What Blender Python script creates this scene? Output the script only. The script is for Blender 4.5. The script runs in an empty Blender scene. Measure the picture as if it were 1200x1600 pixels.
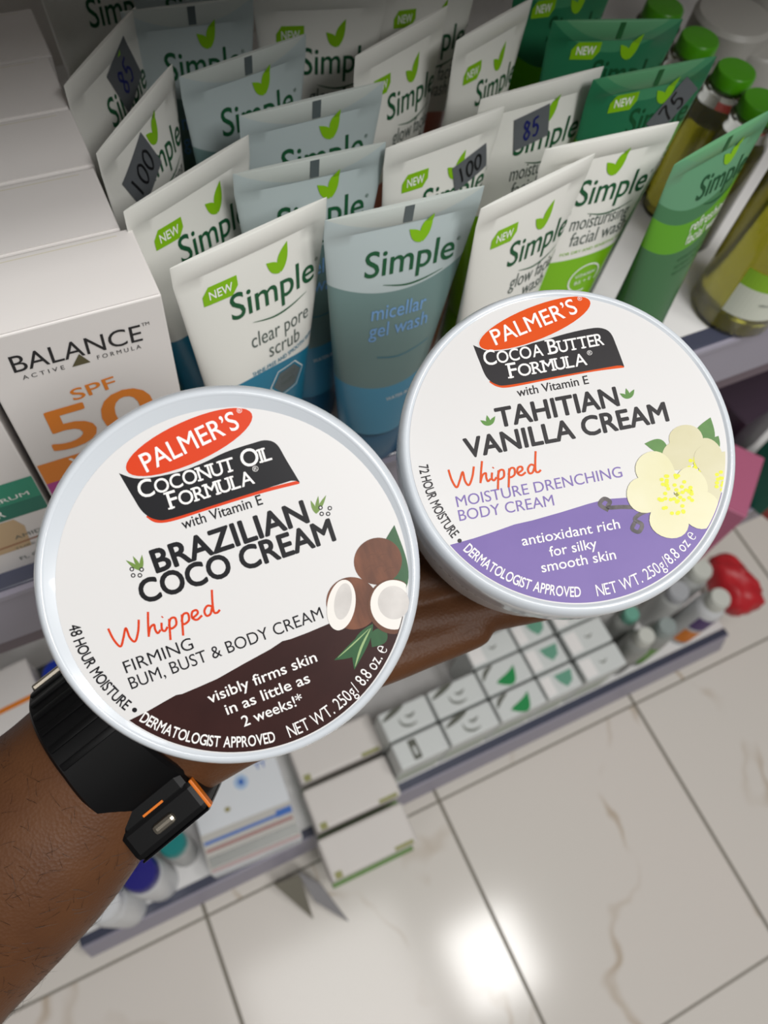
import bpy, bmesh, math, random
from mathutils import Vector, Matrix
from mathutils.geometry import tessellate_polygon
random.seed(7)
R = math.radians
scene = bpy.context.scene
COL = scene.collection

# ------------------------------------------------------------------ camera
CAM_Z = 1.33
RIGHT = Vector((0.8993135, -0.4245387, 0.1048905))
DOWN = Vector((-0.3321833, -0.8191872, -0.4675325))
FWD = Vector((0.2844106, 0.3856154, -0.8777308))
FPX = 1239.42
cam_data = bpy.data.cameras.new('camera')
cam = bpy.data.objects.new('camera', cam_data)
COL.objects.link(cam)
m3 = Matrix((RIGHT, -DOWN, -FWD)).transposed()
cam.matrix_world = Matrix.Translation((0, 0, CAM_Z)) @ m3.to_4x4()
cam_data.sensor_fit = 'VERTICAL'
cam_data.sensor_height = 36.0
cam_data.sensor_width = 27.0
cam_data.lens = FPX / 1600.0 * 36.0
cam_data.clip_start = 0.01
cam_data.dof.use_dof = True
cam_data.dof.focus_distance = 0.232
cam_data.dof.aperture_fstop = 15.0
scene.camera = cam

# ------------------------------------------------------------------ light
world = bpy.data.worlds.new('store_air')
scene.world = world
world.use_nodes = True
wb = world.node_tree.nodes['Background']
wb.inputs[0].default_value = (1.0, 0.985, 0.965, 1)
wb.inputs[1].default_value = 0.19

def area(name, loc, size, power, aim=(0, 0, -1), color=(1, .985, .965)):
    l = bpy.data.lights.new(name, 'AREA')
    l.shape = 'SQUARE'
    l.size = size
    l.energy = power
    l.color = color
    o = bpy.data.objects.new(name, l)
    COL.objects.link(o)
    o.location = loc
    o.rotation_euler = Vector(aim).to_track_quat('-Z', 'Y').to_euler()
    return o
area('ceiling_or_fill_light', (0.80, -0.48, 2.75), 0.35, 22)
area('ceiling_panel', (0.10, -0.42, 2.75), 0.75, 24)
area('ceiling_or_fill_light', (-1.30, -0.60, 2.75), 0.60, 8)
area('ceiling_or_fill_light', (0.40, -1.25, 2.70), 0.60, 46, (-.15, .65, -.75))  # unseen fill lamp, added in front to brighten the tube and carton faces

vs = scene.view_settings
vs.view_transform = 'Standard'
vs.look = 'None'
vs.gamma = 1.0
vs.use_curve_mapping = False
vs.exposure = -1.04

# ------------------------------------------------------------------ materials
def lin(c):
    c /= 255.0
    return c / 12.92 if c <= 0.04045 else ((c + 0.055) / 1.055) ** 2.4
def rgb(r, g, b):
    return (lin(r), lin(g), lin(b), 1.0)
MATS = {}
def mat(name, col, rough=0.5, spec=0.5, coat=0.0, metal=0.0, trans=0.0, sss=0.0, ior=1.45):
    if name in MATS:
        return MATS[name]
    m = bpy.data.materials.new(name)
    m.use_nodes = True
    b = m.node_tree.nodes['Principled BSDF']
    b.inputs['Base Color'].default_value = rgb(*col)
    b.inputs['Roughness'].default_value = rough
    b.inputs['Specular IOR Level'].default_value = spec
    b.inputs['Coat Weight'].default_value = coat
    b.inputs['Metallic'].default_value = metal
    b.inputs['Transmission Weight'].default_value = trans
    b.inputs['IOR'].default_value = ior
    if sss:
        b.inputs['Subsurface Weight'].default_value = sss
        b.inputs['Subsurface Scale'].default_value = 0.004
    MATS[name] = m
    return m
def nodes(m):
    nt = m.node_tree
    return nt, nt.nodes, nt.links, nt.nodes['Principled BSDF']
def add_noise(m, scale, amount, c2, detail=4.0, bump=0.0, coord='Object', stretch=None):
    """mix the base colour towards c2 with a noise, and optionally bump"""
    nt, N, L, b = nodes(m)
    tc = N.new('ShaderNodeTexCoord')
    nz = N.new('ShaderNodeTexNoise')
    nz.inputs['Scale'].default_value = scale
    nz.inputs['Detail'].default_value = detail
    if stretch:
        mp = N.new('ShaderNodeMapping')
        mp.inputs['Scale'].default_value = stretch
        L.new(tc.outputs[coord], mp.inputs[0]); L.new(mp.outputs[0], nz.inputs['Vector'])
    else:
        L.new(tc.outputs[coord], nz.inputs['Vector'])
    mx = N.new('ShaderNodeMix'); mx.data_type = 'RGBA'
    mx.inputs['A'].default_value = b.inputs['Base Color'].default_value
    mx.inputs['B'].default_value = rgb(*c2)
    mr = N.new('ShaderNodeMapRange')
    mr.inputs['From Min'].default_value = 0.35; mr.inputs['From Max'].default_value = 0.65
    mr.inputs['To Max'].default_value = amount
    L.new(nz.outputs['Fac'], mr.inputs['Value'])
    L.new(mr.outputs[0], mx.inputs['Factor'])
    L.new(mx.outputs['Result'], b.inputs['Base Color'])
    if bump:
        bp = N.new('ShaderNodeBump'); bp.inputs['Strength'].default_value = bump
        bp.inputs['Distance'].default_value = 0.001
        L.new(nz.outputs['Fac'], bp.inputs['Height']); L.new(bp.outputs[0], b.inputs['Normal'])
    return m

def zones(name, bands, rough=0.4, curve=0.0, trans=0.0, coat=0.0, sss=0.0):
    """plastic whose printed colour changes at heights along the tube: bands = [(z_top, colour), ...] upwards"""
    if name in MATS:
        return MATS[name]
    m = mat(name, bands[0][1], rough, coat=coat, trans=trans, sss=sss)
    nt, N, L, b = nodes(m)
    tc = N.new('ShaderNodeTexCoord'); sx = N.new('ShaderNodeSeparateXYZ')
    L.new(tc.outputs['Object'], sx.inputs[0])
    sq = N.new('ShaderNodeMath'); sq.operation = 'MULTIPLY'
    L.new(sx.outputs['X'], sq.inputs[0]); L.new(sx.outputs['X'], sq.inputs[1])
    k = N.new('ShaderNodeMath'); k.operation = 'MULTIPLY_ADD'
    L.new(sq.outputs[0], k.inputs[0]); k.inputs[1].default_value = -curve; L.new(sx.outputs['Z'], k.inputs[2])
    prev = None
    for i in range(1, len(bands)):
        gt = N.new('ShaderNodeMapRange')
        gt.inputs['From Min'].default_value = bands[i - 1][0] - 0.0002
        gt.inputs['From Max'].default_value = bands[i - 1][0] + 0.0002
        L.new(k.outputs[0], gt.inputs['Value'])
        mx = N.new('ShaderNodeMix'); mx.data_type = 'RGBA'
        if prev is None:
            mx.inputs['A'].default_value = rgb(*bands[0][1])
        else:
            L.new(prev.outputs['Result'], mx.inputs['A'])
        mx.inputs['B'].default_value = rgb(*bands[i][1])
        L.new(gt.outputs[0], mx.inputs['Factor'])
        prev = mx
    if prev:
        L.new(prev.outputs['Result'], b.inputs['Base Color'])
    return m

# ------------------------------------------------------------------ object helpers
def tag(o, label=None, cat=None, group=None, kind=None):
    if label: o['label'] = label
    if cat: o['category'] = cat
    if group: o['group'] = group
    if kind: o['kind'] = kind
    return o
def empty(name, loc, rz=0.0):
    o = bpy.data.objects.new(name, None)
    COL.objects.link(o)
    o.empty_display_size = 0.02
    o.location = loc
    o.rotation_euler = (0, 0, rz)
    return o
class MB:
    """collects geometry of one part"""
    def __init__(s):
        s.v = []; s.f = []; s.m = []; s.mats = []; s.smooth = []
    def slot(s, m):
        if m not in s.mats: s.mats.append(m)
        return s.mats.index(m)
    def add(s, verts, faces, m, smooth=False):
        o = len(s.v); k = s.slot(m)
        s.v += [Vector(p) for p in verts]
        for f in faces:
            s.f.append([i + o for i in f]); s.m.append(k); s.smooth.append(smooth)
    def box(s, lo, hi, m, M=None, bev=0.0):
        bm = bmesh.new()
        bmesh.ops.create_cube(bm, size=1)
        for v in bm.verts:
            v.co = Vector([(lo[i] + hi[i]) / 2 + v.co[i] * (hi[i] - lo[i]) for i in range(3)])
        if bev:
            bmesh.ops.bevel(bm, geom=bm.edges[:], offset=bev, segments=2, affect='EDGES', profile=0.5)
        s.bm(bm, m, M)
    def bm(s, bm, m, M=None, smooth=False):
        bm.verts.index_update()
        s.add([(M @ v.co) if M else v.co.copy() for v in bm.verts], [[v.index for v in f.verts] for f in bm.faces], m, smooth)
        bm.free()
    def lathe(s, prof, m, n=48, M=None, sx=1.0, sy=1.0, cap0=True, cap1=True):
        """profile [(r, z)] round the z axis"""
        vs_, fs = [], []
        for r, z in prof:
            for i in range(n):
                a = 2 * math.pi * i / n
                vs_.append(Vector((r * math.cos(a) * sx, r * math.sin(a) * sy, z)))
        for j in range(len(prof) - 1):
            for i in range(n):
                k = (i + 1) % n
                fs.append([j * n + i, j * n + k, (j + 1) * n + k, (j + 1) * n + i])
        if cap0: fs.append([i for i in range(n)][::-1])
        if cap1: fs.append([(len(prof) - 1) * n + i for i in range(n)])
        if M: vs_ = [M @ v for v in vs_]
        s.add(vs_, fs, m, True)
    def build(s, name, parent=None, auto=40):
        me = bpy.data.meshes.new(name)
        me.from_pydata([tuple(p) for p in s.v], [], s.f)
        for m in s.mats: me.materials.append(m)
        me.polygons.foreach_set('material_index', s.m)
        me.polygons.foreach_set('use_smooth', s.smooth)
        me.update()
        if any(s.smooth):
            me.set_sharp_from_angle(angle=R(auto))
        o = bpy.data.objects.new(name, me)
        COL.objects.link(o)
        if parent: o.parent = parent
        return o

# ------------------------------------------------------------------ lettering
_TX = {}
def weights(bold):
    """heavier strokes: the same letter laid down several times round a small circle"""
    return [(0, 0)] + ([(bold * math.cos(k * math.pi / 3 + .26), bold * math.sin(k * math.pi / 3 + .26)) for k in range(6)] if bold else [])
def text_mesh(s, bold=0.0, shear=0.0, track=1.0):
    key = (s, bold, shear, track)
    if key in _TX: return _TX[key]
    c = bpy.data.curves.new('lettering', 'FONT')
    c.body = s; c.size = 1.0; c.shear = shear; c.resolution_u = 4; c.space_character = track
    o = bpy.data.objects.new('lettering', c)
    COL.objects.link(o)
    dg = bpy.context.evaluated_depsgraph_get()
    me = o.evaluated_get(dg).to_mesh()
    v = [(p.co.x, p.co.y) for p in me.vertices]
    f = [list(p.vertices) for p in me.polygons]
    o.evaluated_get(dg).to_mesh_clear()
    bpy.data.objects.remove(o); bpy.data.curves.remove(c)
    _TX[key] = (v, f)
    return _TX[key]
CAPH = max(y for x, y in text_mesh('H')[0])
XH = max(y for x, y in text_mesh('x')[0])

def catmull(pts, n=8):
    P = [pts[0]] + list(pts) + [pts[-1]]
    out = []
    for i in range(1, len(P) - 2):
        for k in range(n):
            t = k / n
            out.append(tuple(0.5 * ((2 * P[i][d]) + (-P[i - 1][d] + P[i + 1][d]) * t + (2 * P[i - 1][d] - 5 * P[i][d] + 4 * P[i + 1][d] - P[i + 2][d]) * t * t
                       + (-P[i - 1][d] + 3 * P[i][d] - 3 * P[i + 1][d] + P[i + 2][d]) * t ** 3) for d in range(2)))
    out.append(tuple(pts[-1]))
    return out

class Art:
    """flat artwork in label coordinates: a list of (material, verts2d, faces, layer)"""
    def __init__(s, T=lambda p: p):
        s.items = []; s.count = {}; s.T = T; s.layer = 1
    def raw(s, v, f, m, layer=None):
        k = layer or s.layer
        n = s.count.get(k, 0); s.count[k] = n + 1
        s.items.append((m, [s.T(p) for p in v], f, k + .11 * (n % 9)))
    def poly(s, pts, m, layer=None):
        tr = tessellate_polygon([[Vector((p[0], p[1], 0)) for p in pts]])
        s.raw(list(pts), [list(t) for t in tr], m, layer)
    def ell(s, c, rx, ry, m, rot=0.0, layer=None, n=40, wob=0.0):
        cs, sn = math.cos(R(rot)), math.sin(R(rot)); pts = []
        for i in range(n):
            a = 2 * math.pi * i / n
            k = 1 + wob * math.sin(3 * a + 1) + wob * .6 * math.sin(7 * a)
            x, y = rx * k * math.cos(a), ry * k * math.sin(a)
            pts.append((c[0] + x * cs - y * sn, c[1] + x * sn + y * cs))
        s.poly(pts, m, layer)
    def stroke(s, pts, w, m, layer=None, smooth=True, taper=False):
        P = catmull(pts) if smooth and len(pts) > 2 else list(pts)
        v, f = [], []
        n = len(P)
        for i, p in enumerate(P):
            a = P[max(0, i - 1)]; b = P[min(n - 1, i + 1)]
            dx, dy = b[0] - a[0], b[1] - a[1]; l = math.hypot(dx, dy) or 1
            k = w / 2 * ((0.15 + 0.85 * math.sin(math.pi * i / (n - 1))) if taper else 1)
            v += [(p[0] - dy / l * k, p[1] + dx / l * k), (p[0] + dy / l * k, p[1] - dx / l * k)]
        for i in range(n - 1):
            f.append([2 * i, 2 * i + 1, 2 * i + 3, 2 * i + 2])
        s.raw(v, f, m, layer)
    def leaf(s, p0, p1, w, m, layer=None, bend=0.0):
        dx, dy = p1[0] - p0[0], p1[1] - p0[1]
        L_, r_ = [], []
        for i in range(13):
            t = i / 12; k = w / 2 * math.sin(math.pi * t ** 0.85) ; bb = bend * math.sin(math.pi * t)
            x, y = p0[0] + dx * t - dy * bb, p0[1] + dy * t + dx * bb
            l = math.hypot(dx, dy)
            L_.append((x - dy / l * k, y + dx / l * k)); r_.append((x + dy / l * k, y - dx / l * k))
        s.poly(L_ + r_[::-1][1:-1], m, layer)
    def text(s, t, p0, p1, cap, m, bold=0.0, shear=0.0, layer=None, xh=False):
        """letters whose baseline runs from p0 to p1, with the given capital (or x-) height"""
        v, f = text_mesh(t, 0, shear)
        x0 = min(p[0] for p in v); x1 = max(p[0] for p in v)
        dx, dy = p1[0] - p0[0], p1[1] - p0[1]
        W = math.hypot(dx, dy); sx = W / (x1 - x0); sy = cap / (XH if xh else CAPH)
        ux, uy = dx / W, dy / W
        for wx, wy in weights(bold):
            out = []
            for x, y in v:
                X, Y = (x - x0 + wx) * sx, (y + wy) * sy
                out.append((p0[0] + X * ux - Y * uy, p0[1] + X * uy + Y * ux))
            s.raw(out, f, m, layer)
    def arc_text(s, t, c, r, a0, a1, cap, m, bold=0.0, layer=None):
        """letters running counter-clockwise along a circle with their tops to its centre"""
        adv = []
        tot = 0
        for ch in t:
            if ch == ' ': w = .28; v = None
            else:
                v, f = text_mesh(ch); w = max(p[0] for p in v) - min(p[0] for p in v) + .085
            adv.append((ch, tot, w)); tot += w
        sy = cap / CAPH
        for ch, x, w in adv:
            if ch == ' ': continue
            v, f = text_mesh(ch)
            x0 = min(p[0] for p in v)
            a = R(a0 + (a1 - a0) * (x + (w - .085) / 2) / (tot - .085))
            sx = r * R(a1 - a0) / (tot - .085)
            ex = (-math.sin(a), math.cos(a)); ey = (-math.cos(a), -math.sin(a))
            for wx, wy in weights(bold):
                o = []
                for px, py in v:
                    X = (px + wx - x0 - (w - .085) / 2) * sx; Y = (py + wy) * sy
                    o.append((c[0] + r * math.cos(a) + ex[0] * X + ey[0] * Y, c[1] + r * math.sin(a) + ex[1] * X + ey[1] * Y))
                s.raw(o, f, m, layer)
    def emit(s, mb, f3, eps=0.00006, step=None):
        """put the artwork on a surface: f3(x, y, lift) -> point"""
        for m, v, f, layer in s.items:
            if step:
                bm = bmesh.new()
                bv = [bm.verts.new((p[0], p[1], 0)) for p in v]
                for q in f:
                    try: bm.faces.new([bv[i] for i in q])
                    except ValueError: pass
                for ax in (0, 1):
                    lo = min(p[ax] for p in v); hi = max(p[ax] for p in v)
                    k = math.ceil(lo / step)
                    while k * step < hi:
                        co = [0, 0, 0]; co[ax] = k * step; no = [0, 0, 0]; no[ax] = 1
                        bmesh.ops.bisect_plane(bm, geom=bm.verts[:] + bm.edges[:] + bm.faces[:], plane_co=co, plane_no=no, dist=1e-7)
                        k += 1 if ax == 0 else 3
                bm.verts.index_update()
                V_ = [(p.co.x, p.co.y) for p in bm.verts]
                F_ = [[p.index for p in q.verts] for q in bm.faces]
                bm.free()
            else:
                V_, F_ = v, f
            pts = [f3(x, y, eps * layer) for x, y in V_]
            # keep the faces turned outwards
            if F_:
                q = F_[0]
                nrm = sum((((V_[q[i]][0] * V_[q[(i + 1) % len(q)]][1]) - (V_[q[(i + 1) % len(q)]][0] * V_[q[i]][1])) for i in range(len(q))))
            G = []
            for q in F_:
                ar = sum(V_[q[i]][0] * V_[q[(i + 1) % len(q)]][1] - V_[q[(i + 1) % len(q)]][0] * V_[q[i]][1] for i in range(len(q)))
                G.append(q if ar >= 0 else q[::-1])
            mb.add(pts, G, m)

STROKE_DIGITS = {
    '0': [[(.5, 1), (.12, .75), (.1, .3), (.4, 0), (.75, .25), (.8, .75), (.5, 1)]],
    '1': [[(.35, 1), (.45, .5), (.5, 0)]],
    '5': [[(.85, 1), (.3, .95)], [(.3, .95), (.22, .55), (.55, .62), (.8, .35), (.55, .03), (.15, .08)]],
    '7': [[(.1, .9), (.5, .98), (.85, .95)], [(.85, .95), (.55, .5), (.4, 0)]],
    '8': [[(.7, .85), (.4, 1), (.2, .78), (.5, .52), (.8, .25), (.45, 0), (.15, .25), (.45, .5), (.75, .8), (.7, .88)]],
}
def handwriting(art, txt, h, w, ink, layer=3, lw=0.0012, T=lambda p: p):
    n = len(txt); cw = w / n
    for i, ch in enumerate(txt):
        for st in STROKE_DIGITS[ch]:
            art.stroke([T((-w / 2 + i * cw + x * cw * .92, (y - .5) * h)) for x, y in st], lw, ink, layer)

# ------------------------------------------------------------------ where a line of sight meets a level
def ray(u, v):
    return RIGHT * ((u - 600) / FPX) + DOWN * ((v - 800) / FPX) + FWD
def at_z(u, v, z):
    d = ray(u, v)
    return Vector((0, 0, CAM_Z)) + d * ((z - CAM_Z) / d.z)
def at_d(u, v, depth):
    return Vector((0, 0, CAM_Z)) + ray(u, v) * depth

# =================================================================== SETTING
FLOOR = mat('floor_marble', (204, 201, 196), 0.10, 0.5)
nt, N, L, b = nodes(FLOOR)
tc = N.new('ShaderNodeTexCoord')
mp = N.new('ShaderNodeMapping')
L.new(tc.outputs['Object'], mp.inputs[0])
def fmath(op, a, c, d=None):
    n = N.new('ShaderNodeMath'); n.operation = op
    for i, x in enumerate((a, c, d)):
        if x is None: continue
        if isinstance(x, (int, float)): n.inputs[i].default_value = x
        else: L.new(x, n.inputs[i])
    return n.outputs[0]
sx = N.new('ShaderNodeSeparateXYZ'); L.new(tc.outputs['Object'], sx.inputs[0])
def joint(axis_out, off, pitch, w):
    q = fmath('DIVIDE', fmath('SUBTRACT', axis_out, off), pitch)
    fr = fmath('SUBTRACT', q, fmath('FLOOR', q, 0))
    d = fmath('MULTIPLY', fmath('MINIMUM', fr, fmath('SUBTRACT', 1.0, fr)), pitch)
    mr = N.new('ShaderNodeMapRange'); mr.inputs['From Min'].default_value = w; mr.inputs['From Max'].default_value = w + .0012
    mr.inputs['To Min'].default_value = 1; mr.inputs['To Max'].default_value = 0
    L.new(d, mr.inputs['Value'])
    return mr.outputs[0]
TX0, TXP, TY0, TYP = 0.2885, 0.389, 0.0735, 0.4155
jx = joint(sx.outputs['X'], TX0, TXP, .0022)
jy = joint(sx.outputs['Y'], TY0, TYP, .0012)
jj = fmath('MAXIMUM', jx, jy)
# each tile gets its own stretch of veining
tid = N.new('ShaderNodeCombineXYZ')
L.new(fmath('FLOOR', fmath('DIVIDE', fmath('SUBTRACT', sx.outputs['X'], TX0), TXP), 0), tid.inputs[0])
L.new(fmath('FLOOR', fmath('DIVIDE', fmath('SUBTRACT', sx.outputs['Y'], TY0), TYP), 0), tid.inputs[1])
off = N.new('ShaderNodeVectorMath'); off.operation = 'MULTIPLY_ADD'
L.new(tid.outputs[0], off.inputs[0]); off.inputs[1].default_value = (3.7, 5.3, 1.9); L.new(tc.outputs['Object'], off.inputs[2])
warp = N.new('ShaderNodeTexNoise'); warp.inputs['Scale'].default_value = 5.0; warp.inputs['Detail'].default_value = 3
L.new(off.outputs[0], warp.inputs['Vector'])
wv = N.new('ShaderNodeVectorMath'); wv.operation = 'MULTIPLY_ADD'
L.new(warp.outputs['Color'], wv.inputs[0]); wv.inputs[1].default_value = (.25, .18, .1); L.new(off.outputs[0], wv.inputs[2])
vm = N.new('ShaderNodeMapping'); vm.inputs['Scale'].default_value = (1.0, .45, 1)
L.new(wv.outputs[0], vm.inputs[0])
vn = N.new('ShaderNodeTexNoise'); vn.inputs['Scale'].default_value = 3.6; vn.inputs['Detail'].default_value = 1.5
L.new(vm.outputs[0], vn.inputs['Vector'])
vd = fmath('ABSOLUTE', fmath('SUBTRACT', vn.outputs['Fac'], .5), 0)
vr = N.new('ShaderNodeMapRange'); vr.inputs['From Min'].default_value = 0.0; vr.inputs['From Max'].default_value = .013
vr.inputs['To Min'].default_value = 1; vr.inputs['To Max'].default_value = 0
L.new(vd, vr.inputs['Value'])
msk = N.new('ShaderNodeTexNoise'); msk.inputs['Scale'].default_value = 6.0; L.new(off.outputs[0], msk.inputs['Vector'])
mk = N.new('ShaderNodeMapRange'); mk.inputs['From Min'].default_value = .42; mk.inputs['From Max'].default_value = .62
L.new(msk.outputs['Fac'], mk.inputs['Value'])
vein = fmath('MULTIPLY', fmath('MULTIPLY', vr.outputs[0], mk.outputs[0]), .75)
cloud = N.new('ShaderNodeTexNoise'); cloud.inputs['Scale'].default_value = 2.2; L.new(off.outputs[0], cloud.inputs['Vector'])
m0 = N.new('ShaderNodeMix'); m0.data_type = 'RGBA'
m0.inputs['A'].default_value = rgb(222, 219, 211); m0.inputs['B'].default_value = rgb(228, 219, 212)
L.new(cloud.outputs['Fac'], m0.inputs['Factor'])
m1 = N.new('ShaderNodeMix'); m1.data_type = 'RGBA'
L.new(m0.outputs['Result'], m1.inputs['A']); m1.inputs['B'].default_value = rgb(172, 148, 116); L.new(vein, m1.inputs['Factor'])
m2 = N.new('ShaderNodeMix'); m2.data_type = 'RGBA'
L.new(m1.outputs['Result'], m2.inputs['A']); m2.inputs['B'].default_value = rgb(118, 112, 100); L.new(jj, m2.inputs['Factor'])
L.new(m2.outputs['Result'], b.inputs['Base Color'])
L.new(fmath('MULTIPLY_ADD', jj, .5, .13), b.inputs['Roughness'])

mb = MB()
mb.box((-2.5, -3.0, -0.05), (3.5, 2.2, 0.0), FLOOR)
tag(mb.build('floor'), kind='structure')

WHITE_PAINT = mat('painted_metal', (222, 221, 220), 0.45)
STRIP = mat('lavender_channel', (150, 146, 160), 0.35, 0.5)
SLATE = mat('slate_lip', (68, 71, 88), 0.22, 0.6)
MAUVE = mat('mauve_underside_shade', (92, 74, 88), 0.35)
BACK = mat('back_panel', (205, 200, 195), 0.6)
LX, RX = -0.255, 0.855
mb = MB()
mb.box((LX, 0.56, 0.0), (RX + .5, 0.60, 1.75), BACK)
tag(mb.build('wall_back'), kind='structure')

def shelf(name, z, y_edge, label, x0=LX, x1=RX, y_back=0.56, strip_h=.054, lean=0.0, lip=True, shade_bar=True):
    r = empty(name, ((x0 + x1) / 2, y_edge, z))
    hx = (x1 - x0) / 2
    p = MB(); p.box((-hx, .012, -.022), (hx, y_back - y_edge, 0), WHITE_PAINT, bev=.001); p.build('board', r)
    if lip:
        p = MB(); p.box((-hx, .0005, -.006), (hx, .012 if shade_bar else .013, .0012), SLATE, bev=.0008); p.build('front_lip', r)
    p = MB()
    v = [(-hx, 0, -.001), (hx, 0, -.001), (hx, -lean, -strip_h), (-hx, -lean, -strip_h),
         (-hx, .004, -.001), (hx, .004, -.001), (hx, .004 - lean, -strip_h), (-hx, .004 - lean, -strip_h)]
    p.add(v, [[3, 2, 1, 0], [4, 5, 6, 7], [0, 1, 5, 4], [2, 3, 7, 6], [1, 2, 6, 5], [3, 0, 4, 7]], STRIP)
    p.box((-hx, -.0025, -.004), (hx, 0.003, 0.0), STRIP)
    p.build('price_channel', r)
    if shade_bar:
        p = MB(); p.box((-hx, .004, -strip_h - .022), (hx, .012, -strip_h + .001), MAUVE, bev=.001)  # dark mauve bar, colour standing in for shadow under the shelf front
        p.build('underside_shade_bar', r)
    tag(r, label, 'shelf')
    return r
shelf('shelf', 0.97, 0.187, 'white shelf board with lavender price channel carrying the tubes, bottles and boxes', x1=RX + .3)
shelf('shelf', 0.525, 0.187, 'middle shelf board seen in shade below the tubes')
shelf('shelf', 0.09, 0.103, 'lowest shelf board just above the marble floor', lean=.014, strip_h=.046, shade_bar=False)
shelf('shelf', 1.308, 0.174, 'shelf board above the tubes, shading their back rows', x1=RX + .3, shade_bar=False)

# =================================================================== TUBES
TW = .064
ZB, ZT = .030, .160
def tube_ab(z, w=TW):
    t = max(0, min(1, (z - ZB) / (.151 - ZB)))
    return .0185 + (w / 2 - .0185) * t ** .9, .0007 + .0138 * (1 - t) ** .85
def tube_map(x, z, lift):
    a, b_ = tube_ab(z)
    q = max(0.0, 1 - (x / a) ** 2)
    return Vector((x, -b_ * math.sqrt(q) - lift - .0001, z))
GREEN = mat('logo_green', (22, 84, 50), 0.45)
LIME = mat('leaf_lime', (128, 184, 10), 0.45)
GREY_INK = mat('grey_ink', (84, 96, 90), 0.5)
WHITE_INK = mat('white_ink', (238, 240, 236), 0.5)
TEAL_INK = mat('teal_ink', (20, 120, 150), 0.5)
BLUE_INK = mat('pale_blue_ink', (120, 165, 215), 0.5)
DKGREEN_INK = mat('dark_green_ink', (34, 92, 48), 0.5)
HEX = mat('hexagon_grey', (88, 98, 100), 0.45)
STICKER = mat('price_sticker_grey', (92, 96, 100), 0.6)
INK_BLUE = mat('pen_blue', (20, 26, 96), 0.5)
INK_BLACK = mat('pen_black', (16, 16, 20), 0.5)

def logo(A, x0, x1, z, leafx, cap=.0118, new=None, ink=GREEN):
    A.text('Simple', (x0, z), (x1, z - .0006), cap, ink, bold=.008, layer=2)
    A.text('®', (x1 + .0006, z + cap * .62), (x1 + .0022, z + cap * .62), .0016, ink, layer=2)
    A.leaf((leafx - .0004, z + cap * .98), (leafx - .0058, z + cap * 1.55), .0042, LIME, 2, -.05)
    A.leaf((leafx + .0002, z + cap * .98), (leafx + .0040, z + cap * 1.98), .0044, LIME, 2, .06)
    xm = (x0 + x1) / 2
    A.stroke([(x0 + .008, z - .0050), (xm - .002, z - .0072), (xm + .006, z - .0068), (x1 - .004, z - .0046)], .0009, ink, 2, taper=True)
    if new:
        nx0, nx1, nz = new
        h = .0078
        pts = [(nx0, nz), (nx0, nz + h * .55), (nx0 + h * .35, nz + h), (nx1, nz + h), (nx1, nz + h * .45), (nx1 - h * .35, nz)]
        A.poly(pts, LIME, 2)
        A.text('NEW', (nx0 + .0026, nz + .0021), (nx1 - .0022, nz + .0023), .0036, WHITE_INK, bold=.012, layer=4)

def art_scrub():
    A = Art(); w = TW
    logo(A, -.198 * w, .400 * w, .1262, .155 * w, new=(-.352 * w, -.13 * w, .1378))
    A.text('clear pore', (-.100 * w, .1083), (.344 * w, .1076), .0050, GREY_INK, layer=2, xh=True)
    A.text('scrub', (.012 * w, .0992), (.259 * w, .0984), .0050, GREY_INK, layer=2, xh=True)
    A.text('SHINE-FREE AND SMOOTH SKIN', (-.12 * w, .0930), (.385 * w, .0950), .0022, TEAL_INK, bold=.01, layer=2)
    for r_, m, l in ((.0088, WHITE_INK, 2), (.0083, TEAL_INK, 3), (.0072, HEX, 4)):
        A.poly([(.135 * w + r_ * 1.08 * math.cos(R(60 * i)), .0810 + r_ * math.sin(R(60 * i))) for i in range(6)], m, l)
    A.text('WITCH', (.075 * w, .0825), (.2 * w, .0827), .0022, GREY_INK, layer=5, bold=.01)
    A.text('HAZEL', (.08 * w, .0788), (.195 * w, .079), .0022, GREY_INK, layer=5, bold=.01)
    return A
def art_gel():
    A = Art(); w = TW
    logo(A, -.242 * w, .367 * w, .1300, .124 * w)
    A.text('micellar', (-.18 * w, .1072), (.21 * w, .1066), .0050, BLUE_INK, layer=2, xh=True, bold=.006)
    A.text('gel wash', (-.19 * w, .0975), (.24 * w, .0970), .0050, BLUE_INK, layer=2, xh=True, bold=.006)
    A.stroke([(-.12 * w, .085), (.05 * w, .083), (.28 * w, .086)], .0004, TEAL_INK, 2)
    A.text('WATER-BOOST', (-.02 * w, .0545), (.26 * w, .0548), .0022, WHITE_INK, layer=2)
    A.poly([(-.0010, .1520), (.0028, .1520), (.0028, .1597), (-.0010, .1597)], HEX, 2)
    return A
def art_glow():
    A = Art(); w = TW
    logo(A, -.157 * w, .440 * w, .1236, .132 * w, new=(-.342 * w, -.128 * w, .1372))
    A.text('glow facial', (-.092 * w, .1100), (.395 * w, .1080), .0048, GREY_INK, layer=2, xh=True)
    A.text('wash', (.054 * w, .1020), (.306 * w, .1002), .0048, GREY_INK, layer=2, xh=True)
    return A
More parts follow.
